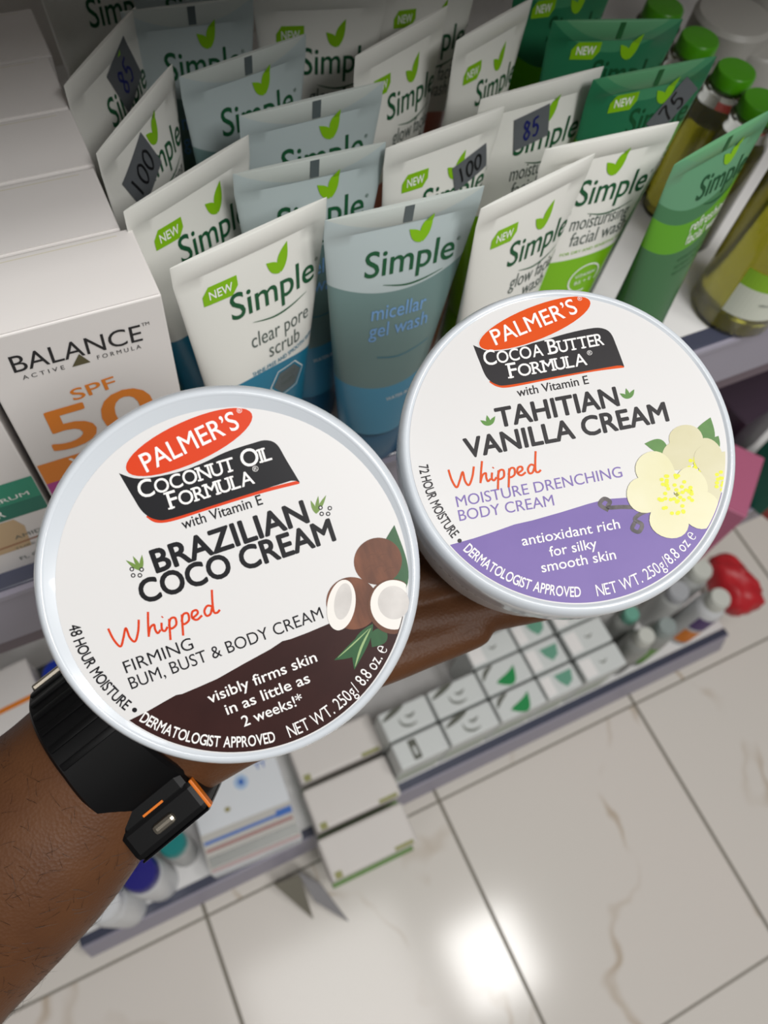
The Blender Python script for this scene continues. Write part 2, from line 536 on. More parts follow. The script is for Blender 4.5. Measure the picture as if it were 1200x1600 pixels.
def art_moist():
    A = Art(); w = TW
    logo(A, -.150 * w, .425 * w, .1297, .105 * w)
    A.text('moisturising', (-.135 * w, .1170), (.358 * w, .1166), .0048, GREY_INK, layer=2, xh=True)
    A.text('facial wash', (-.10 * w, .1083), (.395 * w, .1086), .0048, GREY_INK, layer=2, xh=True)
    A.text('FOR DRY AND SENSITIVE SKIN', (-.15 * w, .1035), (.42 * w, .1040), .0016, LIME, layer=2)
    c = (.14 * w, .0865)
    A.stroke([(c[0] + .0088 * math.cos(R(i)), c[1] + .0078 * math.sin(R(i))) for i in range(-30, 300, 15)], .0008, WHITE_INK, 2)
    A.text('VITAMIN', (c[0] - .006, c[1] + .001), (c[0] + .006, c[1] + .001), .0020, WHITE_INK, layer=2)
    A.text('B5 + E', (c[0] - .005, c[1] - .003), (c[0] + .005, c[1] - .003), .0020, WHITE_INK, layer=2)
    return A
def art_refresh(new):
    A = Art(); w = TW
    logo(A, -.10 * w, .44 * w, .1310, .165 * w, new=(-.30 * w, -.08 * w, .1430) if new else None, ink=mat('logo_deep_green', (14, 74, 40), .45))
    A.text('refreshing', (-.03 * w, .1120), (.40 * w, .1118), .0042, WHITE_INK, layer=2, xh=True)
    A.text('facial wash', (-.03 * w, .1046), (.40 * w, .1044), .0042, WHITE_INK, layer=2, xh=True)
    for k in range(3):
        A.text(('VITAMIN B5 AND VITAMIN E', 'NO ARTIFICIAL PERFUME', 'NO COLOUR OR DYE')[k], (-.05 * w, .0945 - k * .0042), (.36 * w, .0945 - k * .0042), .0019, DKGREEN_INK, layer=2)
    A.poly([(.0010, .1520), (.0036, .1520), (.0036, .1597), (.0010, .1597)], DKGREEN_INK, 2)
    return A
WHT = (228, 228, 222)
TUBES = {
    'scrub': (zones('scrub_plastic', [(.0930, (18, 118, 150)), (1, WHT)], .34, curve=-9.0, coat=.1), mat('teal_cap', (16, 108, 140), .35), art_scrub()),
    'gel': (zones('gel_plastic', [(.064, (70, 150, 185)), (.1205, (112, 140, 138)), (.1512, (184, 197, 198)), (1, (196, 203, 198))], .32, curve=9.0, trans=.06), mat('blue_cap', (52, 120, 160), .3, trans=.25), art_gel()),
    'glow': (zones('glow_plastic', [(.0935, (196, 120, 100)), (1, WHT)], .34, curve=-9.0, coat=.1), mat('coral_cap', (190, 116, 98), .35), art_glow()),
    'moist': (zones('moisturising_plastic', [(.1005, (120, 182, 16)), (1, WHT)], .34, curve=0.0, coat=.1), mat('lime_cap', (110, 170, 20), .35), art_moist()),
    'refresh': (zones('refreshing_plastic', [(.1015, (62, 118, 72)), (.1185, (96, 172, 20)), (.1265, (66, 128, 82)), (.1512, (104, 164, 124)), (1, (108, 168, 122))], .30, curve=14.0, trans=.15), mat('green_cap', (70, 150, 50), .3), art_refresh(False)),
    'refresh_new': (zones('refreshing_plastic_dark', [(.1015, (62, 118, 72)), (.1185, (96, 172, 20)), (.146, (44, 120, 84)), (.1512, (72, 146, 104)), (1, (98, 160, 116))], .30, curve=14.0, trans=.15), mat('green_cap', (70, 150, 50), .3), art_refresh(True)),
}
def tube_meshes(kind):
    body_m, cap_m, A = TUBES[kind]
    p = MB()
    n = 48
    zs = [ZB + (.151 - ZB) * i / 26 for i in range(27)]
    rings = [(z,) + tube_ab(z) for z in zs] + [(.1515, TW / 2, .00105), (.1595, TW / 2, .00105), (.160, TW / 2, .0007)]
    rings = [(ZB - .0005, .0165, .0115)] + rings
    V_, F_ = [], []
    for z, a, b_ in rings:
        for i in range(n):
            t = 2 * math.pi * i / n
            V_.append((a * math.cos(t), b_ * math.sin(t), z))
    for j in range(len(rings) - 1):
        for i in range(n):
            k = (i + 1) % n
            F_.append([j * n + i, j * n + k, (j + 1) * n + k, (j + 1) * n + i])
    F_.append(list(range(n))[::-1]); F_.append([(len(rings) - 1) * n + i for i in range(n)])
    p.add(V_, F_, body_m, True)
    def tm(x, z, lift):
        if z > .1505: return Vector((x, -.0011 - lift - .0001, z))
        return tube_map(x, z, lift)
    A.emit(p, tm, eps=.00005, step=.0025)
    me = p.build('body', auto=35)
    c = MB()
    c.lathe([(.0150, 0), (.0176, .001), (.0180, .003), (.0182, .027), (.0172, .0292), (.0150, .0295)], cap_m, 40, sx=1.0, sy=.74)
    ce = c.build('cap')
    return me, ce
TUBE_PROTO = {}
def sticker_part(root, x, z, rot, w, h, txt, ink, tw, th):
    A = Art()
    cs, sn = math.cos(R(rot)), math.sin(R(rot))
    T = lambda q: (x + q[0] * cs - q[1] * sn, z + q[0] * sn + q[1] * cs)
    A.poly([T(q) for q in ((-w / 2, -h / 2), (w / 2, -h / 2), (w / 2, h / 2), (-w / 2, h / 2))], STICKER, 6)
    handwriting(A, txt, th, tw, ink, 9, .0011, T)
    p = MB(); A.emit(p, tube_map, eps=.00005, step=.0025)
    o = p.build('price_sticker', root)
    o['label'] = 'grey price sticker with handwritten ' + txt
def tube(kind, name, x, y, yaw, w, label, group, lean=0.0, roll=0.0, sticker=None, dz=0.0):
    r = empty(name, (x, y, .97 + dz), R(yaw))
    if lean: r.rotation_euler = (R(lean), 0, R(yaw))
    if roll:
        r.rotation_euler = (0, R(roll), R(yaw))
        r.location.x -= .16 * math.sin(R(roll))
    r.scale = (w / TW, 1, 1)
    if kind not in TUBE_PROTO:
        bo, co = tube_meshes(kind)
        bo.parent = r; co.parent = r
        TUBE_PROTO[kind] = (bo, co)
    else:
        for q in TUBE_PROTO[kind]:
            d = q.copy(); COL.objects.link(d); d.parent = r
    if sticker: sticker_part(r, *sticker)
    tag(r, label, 'tube', group)
    return r
SC, GE, GL, MO, RE = ('white and teal face scrub tubes', 'translucent blue gel wash tubes', 'white and coral face wash tubes', 'white and lime moisturising wash tubes', 'translucent green face wash tubes')
tube('scrub', 'cosmetic_tube', .0690, .2045, 13.3, .0647, 'white clear pore scrub tube with teal base, frontmost, just behind the coconut jar', SC)
tube('scrub', 'cosmetic_tube', .0585, .2395, 24.2, .0600, 'white scrub tube with NEW badge standing right behind the front scrub tube', SC)
tube('moist', 'cosmetic_tube', .0515, .2790, 45, .0590, 'white tube in shade with grey sticker reading 100, beside the stacked white cartons', SC, sticker=(-.0085, .1375, 24, .0230, .0190, '100', INK_BLACK, .019, .0100))
tube('moist', 'cosmetic_tube', .0500, .3190, 46.0, .0580, 'white tube in deep shade, tilted grey sticker reading 85, at far left', SC, sticker=(.0100, .1425, 20, .0210, .0210, '85', INK_BLUE, .012, .0100))
tube('gel', 'gel_wash_tube', .1271, .2001, -1.9, .0643, 'frosted blue micellar gel wash tube, frontmost, between the two cream jars', GE)
tube('gel', 'gel_wash_tube', .1034, .2330, -.8, .0612, 'frosted blue gel tube second in its row, logo cut by the scrub tube', GE)
tube('gel', 'gel_wash_tube', .1175, .2645, 3.3, .0630, 'frosted grey blue gel tube third in its row, starting to fall in shade', GE)
tube('gel', 'gel_wash_tube', .1015, .2977, 12.3, .0600, 'shaded gel tube fourth in its row, right beside the 100 stickered tube', GE)
tube('gel', 'gel_wash_tube', .0910, .3360, -3.6, .0560, 'dark shaded gel tube fifth in its row, behind the tilted 85 sticker tube', GE)
tube('gel', 'gel_wash_tube', .1045, .3760, -2.8, .0560, 'rearmost gel tube of its row, cut by the top edge of the photo', GE)
tube('glow', 'face_wash_tube', .1816, .1950, 12.3, .0610, 'white glow facial wash tube with coral base, right behind the vanilla jar lid', GL)
tube('glow', 'face_wash_tube', .1612, .2335, 8.5, .0586, 'white tube with grey sticker reading 100 above its logo, behind the front gel tube', GL, sticker=(.0165, .1375, 16, .0200, .0125, '100', INK_BLACK, .0150, .0075))
tube('glow', 'face_wash_tube', .1720, .2955, 22.0, .0595, 'shaded white glow facial wash tube standing alone behind the 100 stickered tube', GL)
tube('glow', 'face_wash_tube', .1500, .3330, -11.0, .0600, 'pale pinkish shaded tube with NEW badge at top centre of the photo', GL)
tube('glow', 'face_wash_tube', .2050, .3330, -1.0, .0520, 'shaded tube at the top edge, half hidden by the lone glow facial wash tube', GL)
tube('glow', 'face_wash_tube', .2160, .2920, 21.2, .0540, 'shaded white tube with NEW badge right behind the blue 85 sticker tube', GL)
tube('moist', 'moisturising_tube', .2249, .2085, -2.1, .0647, 'white moisturising facial wash tube with lime base, frontmost beside the green tube', MO)
tube('moist', 'moisturising_tube', .2141, .2465, 3.7, .0638, 'white lime based tube with grey sticker reading 85 in blue, second in its row', MO, sticker=(-.002, .1410, 10, .0185, .0150, '85', INK_BLUE, .0090, .0085))
tube('moist', 'moisturising_tube', .0640, .3850, 6.7, .0530, 'lime banded white tube in dark shade at the top left behind the cartons', MO)
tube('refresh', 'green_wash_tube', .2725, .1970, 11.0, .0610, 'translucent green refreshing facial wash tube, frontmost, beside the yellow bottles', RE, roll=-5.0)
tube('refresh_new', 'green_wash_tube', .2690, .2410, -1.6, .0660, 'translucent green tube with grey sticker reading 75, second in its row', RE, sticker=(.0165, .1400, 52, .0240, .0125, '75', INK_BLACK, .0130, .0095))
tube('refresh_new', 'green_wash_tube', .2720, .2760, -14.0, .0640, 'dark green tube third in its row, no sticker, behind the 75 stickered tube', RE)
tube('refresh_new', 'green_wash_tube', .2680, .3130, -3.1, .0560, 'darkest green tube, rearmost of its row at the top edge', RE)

# =================================================================== CARTONS AT LEFT
CARD = mat('white_card', (226, 222, 219), 0.55)
CARD2 = mat('cream_card_edge', (214, 208, 186), 0.6)
ORANGE = mat('orange_print', (226, 128, 24), .5)
MAGENTA = mat('magenta_print', (176, 52, 138), .5)
BLACKP = mat('black_print', (30, 30, 32), .5)
OLIVE = mat('olive_print', (84, 78, 50), .5)
TEALP = mat('teal_green_print', (38, 142, 112), .5)
TEALD = mat('deep_teal_print', (20, 112, 92), .5)
TAN = mat('tan_print', (198, 170, 132), .5)
def carton(name, loc, w, d, h, label, group, art=None, rz=0.0, body=CARD, cat='box'):
    r = empty(name, loc, rz)
    p = MB()
    p.box((-w / 2, 0, 0), (w / 2, d, h), body, bev=.0006)
    if art:
        art.emit(p, lambda x, z, l: Vector((x, -l - .0001, z)), eps=.00005)
    p.build('carton_body', r)
    p = MB()   # tuck flap closing the top
    p.box((-w / 2 + .0008, .0006, h - .0002), (w / 2 - .0008, d - .003, h + .0005), body)
    p.box((-w / 2 + .003, d - .0032, h - .0004), (w / 2 - .006, d - .0024, h + .0003), CARD2)
    p.build('top_flap', r)
    tag(r, label, cat, group)
    return r
BW, BH, BD = .0622, .151, .0335
xc = .0022
A = Art()
ox = lambda x: x - xc
oz = lambda z: z + .36
A.text('BALANCE', (ox(-.0202), oz(-.2270)), (ox(.0238), oz(-.2282)), .0082, BLACKP, layer=2)
A.text('TM', (ox(.0245), oz(-.2212)), (ox(.0272), oz(-.2212)), .0016, BLACKP, layer=2)
A.text('A C T I V E', (ox(-.0186), oz(-.2315)), (ox(-.0045), oz(-.2318)), .0021, BLACKP, layer=2)
A.text('F O R M U L A', (ox(.0070), oz(-.2316)), (ox(.0225), oz(-.2320)), .0021, BLACKP, layer=2)
A.poly([(ox(-.0020), oz(-.2318)), (ox(.0044), oz(-.2318)), (ox(.0016), oz(-.2262))], OLIVE, 3)
A.text('SPF', (ox(-.0056), oz(-.2500)), (ox(.0105), oz(-.2490)), .0064, ORANGE, bold=.008, layer=2)
A.text('50', (ox(-.0192), oz(-.2775)), (ox(.0215), oz(-.2775)), .0250, ORANGE, bold=.012, layer=2)
A.poly([(-BW / 2 + .0008, oz(-.2977)), (BW / 2 - .0008, oz(-.2977)), (BW / 2 - .0008, oz(-.2832)), (-BW / 2 + .0008, oz(-.2832))], ORANGE, 1)
A.poly([(-BW / 2 + .0008, oz(-.3085)), (BW / 2 - .0008, oz(-.3085)), (BW / 2 - .0008, oz(-.2977)), (-BW / 2 + .0008, oz(-.2977))], MAGENTA, 1)
A.text('Vitamin C', (ox(-.0160), oz(-.2905)), (ox(.0235), oz(-.2905)), .0058, WHITE_INK, bold=.016, layer=3)
A.text('BRIGHTENING', (ox(-.0160), oz(-.2960)), (ox(.0235), oz(-.2960)), .0036, WHITE_INK, bold=.008, layer=3)
A.text('PROTECT', (ox(-.0160), oz(-.3055)), (ox(.0160), oz(-.3055)), .0048, WHITE_INK, bold=.012, layer=3)
SPFG = 'white SPF cartons in a row'
for k, (xr, y, lab) in enumerate([(.0330, .1955, 'white SPF 50 carton with orange print, frontmost of the row on the left'),
                             (.0292, .2300, 'plain white carton top directly behind the SPF 50 carton'),
                             (.0300, .2650, 'white carton top third back in the carton row'),
                             (.0303, .2995, 'shaded white carton top fourth back in the carton row'),
                             (.0320, .3340, 'darkest carton top, rearmost of the row at top left corner')]):
    carton('serum_carton', (xr - BW / 2, y, .97), BW, BD, BH - (.0004 * k), lab, SPFG, A)
A = Art()
w2 = .050
A.poly([(-w2 / 2, .0555), (w2 / 2, .0555), (w2 / 2, .0710), (-w2 / 2, .0710)], TEALP, 1)
A.poly([(-w2 / 2, .0445), (w2 / 2, .0445), (w2 / 2, .0555), (-w2 / 2, .0555)], TEALD, 1)
A.text('e', (.0030, .0645), (.0062, .0645), .0046, WHITE_INK, bold=.012, layer=3, xh=True)
A.text('SERUM', (.0040, .0580), (.0210, .0586), .0030, WHITE_INK, bold=.006, layer=3)
A.text('AR', (.0012, .0476), (.0082, .0478), .0052, WHITE_INK, bold=.016, layer=3)
A.poly([(-.006, .018), (.0105, .018), (.0125, .036), (.0100, .0435), (-.006, .0435)], TAN, 2)
A.text('AMIDE', (.0060, .0270), (.0205, .0272), .0030, GREY_INK, layer=3)
A.stroke([(-.004, .0228), (.0225, .0242)], .0010, mat('rust_print', (150, 92, 60), .5), 3, smooth=False)
A.text('TURE', (.0035, .0185), (.0125, .0186), .0016, GREY_INK, layer=3)
A.text('FL OZ', (.0030, .0078), (.0150, .0084), .0030, GREY_INK, layer=3)
carton('serum_box', (-.0322 - w2 / 2, .1960, .97), w2, .034, .150, 'white serum box with teal green band at the left edge', None, A)

# =================================================================== BOTTLES ON THE RIGHT
CLEAR = mat('clear_plastic', (236, 240, 236), .06, trans=1.0, ior=1.4)
LIQ = mat('olive_liquid', (176, 168, 52), .15, trans=.85, ior=1.33)
CAPG = mat('bright_green_cap', (72, 150, 12), .32)
LABW = mat('bottle_label_white', (214, 218, 204), .5)
LABG = mat('bottle_label_lime', (140, 186, 40), .5)
def bottle(loc, rad, h, label, lab=True, cap_r=.0118):
    r = empty('toner_bottle', loc)
    nk = cap_r * .95
    hs = h * .70
    p = MB()
    p.lathe([(rad * .92, 0), (rad, .003), (rad, hs), (rad * .97, hs + .006), (rad * .80, hs + .013), (nk * 1.25, hs + .019), (nk * 1.08, hs + .022), (nk, h - .011),
             (nk * 1.12, h - .0105), (nk * 1.12, h - .009), (nk, h - .0085), (nk, h - .006)], CLEAR, 40)
    p.build('bottle_body', r)
    p = MB()
    p.lathe([(rad * .84, .0025), (rad * .93, .005), (rad * .93, hs * .97), (rad * .88, hs)], LIQ, 40)
    p.build('liquid', r)
    p = MB()
    p.lathe([(cap_r, h - .0095), (cap_r * 1.02, h - .008), (cap_r * 1.0, h - .001), (cap_r * .93, h), (0.0001, h + .0002)], CAPG, 40, cap1=False)
    p.build('cap', r)
    if lab:
        p = MB()
        n = 24; v = []; f = []
        q = rad + .0004
        def band(z0, z1, m):
            vv = []; ff = []
            for i in range(n + 1):
                a = R(200 + 140 * i / n)
                vv += [(q * math.cos(a), q * math.sin(a), z0), (q * math.cos(a), q * math.sin(a), z1)]
            for i in range(n): ff.append([2 * i, 2 * i + 2, 2 * i + 3, 2 * i + 1])
            p.add(vv, ff, m)
        band(.018, .040, LABW); band(.040, .052, LABG)
        A = Art()
        A.text('Simple', (-.018, .060), (.014, .060), .0085, GREEN, bold=.006, layer=2)
        A.text('soothing facial', (-.012, .0465), (.014, .0465), .0030, WHITE_INK, layer=4)
        A.text('toner', (-.012, .0420), (.002, .0420), .0030, WHITE_INK, layer=4)
        A.text('vitamin b5 and witch hazel', (-.016, .030), (.016, .030), .0022, GREY_INK, layer=4)
        A.emit(p, lambda x, z, l: Vector(((q + l) * math.sin(x / q), -(q + l) * math.cos(x / q), z)), eps=.0001, step=.002)
        p.build('label', r)
    tag(r, label, 'bottle', 'green capped toner bottles')
    return r
bottle(Vector((.3860, .2080, .97)), .0265, .150, 'large clear bottle of yellow liquid with lime label at the right edge', True, .0135)
for (u, v, lab) in [(1194, 156, 'green capped bottle just behind the front green tube at right edge'), (1152, 108, 'green capped clear bottle, second in the row of caps from the front'),
                    (1095, 58, 'shaded green capped bottle behind the 75 stickered tube'), (1040, 8, 'darkest green capped bottle at the top edge')]:
    q = at_z(u, v, .97 + .100)
    bottle(Vector((q.x, q.y, .97)), .0160, .100, lab, False, .0118)
# pots and tubs in shade at the top right corner
FROST = mat('frosted_pot', (170, 168, 162), .4)
def pot(u, v, zt, rad, label, red=False):
    q = at_z(u, v, zt)
    h = zt - .97
    r = empty('cream_pot', (q.x, q.y, .97))
    p = MB(); p.lathe([(rad * .9, 0), (rad * .95, .003), (rad * .95, h * .66), (rad * .8, h * .68)], FROST, 32)
    if red:
        n = 12; vv = []; ff = []
        for i in range(n + 1):
            a = R(215 + 60 * i / n); vv += [(rad * .965 * math.cos(a), rad * .965 * math.sin(a), h * .42), (rad * .965 * math.cos(a), rad * .965 * math.sin(a), h * .56)]
        for i in range(n): ff.append([2 * i, 2 * i + 2, 2 * i + 3, 2 * i + 1])
        p.add(vv, ff, mat('dull_red', (150, 50, 44), .5))
    p.build('pot_body', r)
    p = MB(); p.lathe([(rad, h * .68), (rad * 1.02, h * .72), (rad * 1.0, h * .97), (rad * .9, h), (.0001, h)], FROST, 32, cap1=False); p.build('lid', r)
    tag(r, label, 'pot', 'pots in the shaded top right corner')
pot(1150, 22, 1.06, .026, 'frosted pot with dull red mark, nearest the green caps in the top right corner', True)
pot(1195, 68, 1.05, .020, 'frosted pot cut by the right edge below the corner')
pot(1225, -48, 1.07, .024, 'frosted pot at the very top right corner')

# =================================================================== CREAM JARS
JW = mat('jar_white', (226, 228, 230), .28, coat=.3)
LIDW = mat('lid_rim_white', (208, 214, 220), .22, coat=.4)
LABEL = mat('label_white', (220, 219, 218), .36, .35)
P_OR = mat('oval_orange', (218, 78, 10), .38, .3)
P_RED = mat('oval_red_orange', (214, 62, 18), .38, .3)
P_BLK = mat('banner_black', (22, 22, 26), .38, .3)
P_GRY = mat('banner_charcoal', (46, 44, 46), .38, .3)
P_BRN = mat('coco_brown', (48, 22, 20), .38, .3)
add_noise(P_BRN, 90, .5, (58, 29, 26))
P_LIL = mat('vanilla_lilac', (118, 99, 164), .38, .3)
add_noise(P_LIL, 70, .4, (130, 110, 174))
P_LTX = mat('lilac_text', (128, 110, 174), .38, .3)
P_WHT = mat('print_white', (240, 238, 236), .38, .3)
HUSK = mat('coconut_husk', (122, 72, 46), .5); add_noise(HUSK, 320, .8, (84, 46, 28), stretch=(1, .3, 1))
HUSK2 = mat('coconut_husk_rim', (96, 56, 34), .5)
FLESH = mat('coconut_flesh', (232, 228, 222), .4)
FLESH2 = mat('coconut_hollow', (196, 192, 188), .4); add_noise(FLESH2, 160, .6, (222, 218, 214))
PALMG = mat('palm_leaf_green', (38, 92, 48), .4); add_noise(PALMG, 200, .6, (24, 66, 34), stretch=(1, .2, 1))
PALML = mat('palm_leaf_pale', (150, 176, 120), .4)
SPRIG = mat('sprig_green', (110, 140, 62), .4)
PETAL = mat('petal_cream', (220, 215, 172), .4); add_noise(PETAL, 60, .6, (228, 225, 196))
PETAL2 = mat('petal_cream_back', (206, 200, 162), .4); add_noise(PETAL2, 60, .6, (218, 213, 184))
STAMEN = mat('stamen_yellow', (222, 224, 28), .4)
VLEAF = mat('vanilla_leaf', (92, 140, 62), .4); add_noise(VLEAF, 150, .6, (66, 112, 48))
VPOD = mat('vanilla_pod', (52, 46, 48), .4); add_noise(VPOD, 400, .7, (104, 96, 96))

WHIPPED = [
    [(0, 1.95), (.08, .8), (.3, .02), (.62, .7), (.92, 1.45), (.95, .5), (1.15, .02), (1.5, .8), (1.75, 1.8)],
    [(2.38, 2.2), (2.15, 1.1), (1.95, 0)],
    [(1.98, .15), (2.2, .75), (2.45, .9), (2.42, .45), (2.48, .05), (2.7, .25)],
    [(2.88, .85), (2.78, .25), (2.9, .02), (3.12, .3)],
    [(3.0, 1.28), (3.06, 1.34)],
    [(3.35, .95), (3.2, .1), (3.02, -.95)],
    [(3.2, .3), (3.42, .9), (3.68, .85), (3.62, .25), (3.32, .02), (3.2, .2)],
    [(4.1, .95), (3.95, .1), (3.77, -.95)],
    [(3.95, .3), (4.17, .9), (4.43, .85), (4.37, .25), (4.07, .02), (3.95, .2)],
    [(4.6, .3), (4.95, .55), (4.95, .88), (4.7, .85), (4.58, .35), (4.8, .02), (5.15, .25)],
    [(5.85, .75), (5.6, .92), (5.35, .55), (5.38, .08), (5.62, .12), (5.85, .7)],
    [(6.15, 2.2), (5.95, 1.1), (5.84, .2), (6.0, .02), (6.2, .2)],
]
def whipped(A, p0, p1, xh, m, lw, layer=4):
    dx, dy = p1[0] - p0[0], p1[1] - p0[1]; W = math.hypot(dx, dy); ux, uy = dx / W, dy / W
    k = W / 6.2
    for st in WHIPPED:
        A.stroke([(p0[0] + x * k * ux - y * xh * uy, p0[1] + x * k * uy + y * xh * ux) for x, y in st], lw, m, layer)

def serif_text(A, words, m, layer=4):
    """small-capital lettering: a larger initial, then smaller capitals; words = [(text, p0, p1, cap)]"""
    for t, p0, p1, cap in words:
        A.text(t, p0, p1, cap, m, bold=.006, layer=layer)
def small_caps(A, t, p0, p1, big, small, m, layer=4):
    """each word: first letter big, the rest small, spread over the baseline"""
    adv = []; x = 0.0
    first = True
    for ch in t:
        if ch == ' ':
            x += .26; first = True; continue
        v, f = text_mesh(ch)
        s = 1.0 if first else small / big
        x0 = min(p[0] for p in v); w = (max(p[0] for p in v) - x0) * s
        adv.append((ch, x, s, x0)); x += w + .055; first = False
    tot = x - .055
    dx, dy = p1[0] - p0[0], p1[1] - p0[1]; W = math.hypot(dx, dy); ux, uy = dx / W, dy / W
    sx = W / tot; sy = big / CAPH
    for ch, xo, s, x0 in adv:
        v, f = text_mesh(ch)
        for wx, wy in weights(.010):
            o = []
            for px, py in v:
                X = (xo + (px + wx - x0) * s) * sx; Y = (py + wy) * s * sy
                o.append((p0[0] + X * ux - Y * uy, p0[1] + X * uy + Y * ux))
            A.raw(o, f, m, layer)
        # flared serifs at the foot and head of upright stems
        if ch in 'TFUILBRMNP':
            wd = max((px - x0) for px, py in v) * s * sx
            stems = {'T': [.5], 'F': [.12], 'I': [.5], 'L': [.12], 'B': [.1], 'R': [.1], 'P': [.1], 'U': [.1, .9], 'N': [.08, .92], 'M': [.06, .94]}[ch]
            for st in stems:
                for end in ((0, 1) if ch not in 'UN' else ((1,) if ch == 'U' else ((0, 1) if st < .5 else (1,)))):
                    X = xo * sx + wd * st; Y = (s * big - .006 if end else .006) if False else (s * big if end else 0)
                    hw = .019 * (1 if s == 1 else .85); hh = .010
                    y0, y1 = (Y - hh, Y) if end else (Y, Y + hh)
                    q = [(X - hw, y0), (X + hw, y0), (X + hw, y1), (X - hw, y1)]
                    if ch == 'T' and end: continue
                    A.poly([(p0[0] + a * ux - c * uy, p0[1] + a * uy + c * ux) for a, c in q], m, layer)

def brand(A, o0, o1, omin, P0, P1, pcap, banner, stripe, C, F, V, title, m_oval, m_ban, line1, ccap):
    cx, cy = (o0[0] + o1[0]) / 2, (o0[1] + o1[1]) / 2
    dx, dy = o1[0] - o0[0], o1[1] - o0[1]
    A.poly(banner, m_ban, 2)
    A.stroke(stripe, .020, m_oval, 1)
    A.ell((cx, cy), math.hypot(dx, dy) / 2 + .006, omin + .008, LABEL, math.degrees(math.atan2(dy, dx)), 3)
    A.ell((cx, cy), math.hypot(dx, dy) / 2, omin, m_oval, math.degrees(math.atan2(dy, dx)), 4)
    A.text('PALMER’S', P0, P1, pcap, P_WHT, bold=.008, layer=6)
    A.text('®', (P1[0] + .012, P1[1] + pcap * .75), (P1[0] + .042, P1[1] + pcap * .76), .028, P_WHT, layer=6)
    small_caps(A, line1, C[0], C[1], ccap, ccap * .80, P_WHT, 5)
    small_caps(A, 'FORMULA', F[0], F[1], ccap, ccap * .80, P_WHT, 5)
    A.text('®', (F[1][0] + .012, F[1][1] + .062), (F[1][0] + .046, F[1][1] + .062), .030, P_WHT, layer=5)

def jar(name, centre, normal, e1, scale, art, label_off, label_r, side_text, label):
    n = Vector(normal).normalized(); x = Vector(e1); x = (x - n * x.dot(n)).normalized(); y = n.cross(x)
    M = Matrix((x, y, n)).transposed().to_4x4()
    r = bpy.data.objects.new(name, None); COL.objects.link(r)
    H = .056
    base = Vector(centre) - n * H
    r.matrix_world = Matrix.Translation(base) @ M
    rot_eul = r.rotation_euler.copy()
    p = MB()
    p.lathe([(.0420, 0), (.0455, .0008), (.0468, .003), (.0478, .036), (.0474, .0375), (.0474, .046)], JW, 96)
    if side_text:
        A = Art()
        A.text(side_text, (-.033, .0245), (.033, .0245), .0062, mat('side_grey', (150, 148, 148), .4), bold=.012, layer=2)
        A.leaf((-.040, .025), (-.0445, .0305), .003, P_BLK, 2); A.leaf((-.040, .025), (-.0385, .0310), .003, P_BLK, 2)
        A.leaf((.040, .025), (.0445, .0305), .003, mat('side_grey', (150, 148, 148), .4), 2)
        a0 = R(side_angle)
        def sm(u, z, l):
            q = .0476 + l; t = a0 + u / q
            return Vector((q * math.cos(t), q * math.sin(t), z))
        A.emit(p, sm, eps=.00012, step=.0015)
    p.build('jar_body', r)
    p = MB()
    p.lathe([(.0483, .0378), (.0492, .0382), (.0500, .0395), (.0500, .0515), (.0497, .0535), (.0487, .0552), (.0478, .0556), (.0471, .0554), (.0468, .0550), (.0001, .0550)], LIDW, 128, cap1=False)
    lid = p.build('lid', r, auto=60)
    p = MB()
    cx, cy = label_off
    n_ = 128
    vv = [(0 + cx, cy, .0551)] + [(cx + label_r * math.cos(2 * math.pi * i / n_), cy + label_r * math.sin(2 * math.pi * i / n_), .0551) for i in range(n_)]
    p.add(vv, [[0, 1 + i, 1 + (i + 1) % n_] for i in range(n_)], LABEL)
    art.emit(p, lambda u, v, l: Vector((cx + u, cy + v, .0551 + l)), eps=.00003)
    p.build('printed_label', lid)
    tag(r, label, 'jar', 'palm held cream jars')
    return r

def clip_circle(pts, r):
    out = []
    for x, y in pts:
        d = math.hypot(x, y)
        out.append((x, y) if d <= r else (x * r / d, y * r / d))
    return out
def arc(r, a0, a1, n=40):
    return [(r * math.cos(R(a0 + (a1 - a0) * i / n)), r * math.sin(R(a0 + (a1 - a0) * i / n))) for i in range(n + 1)]

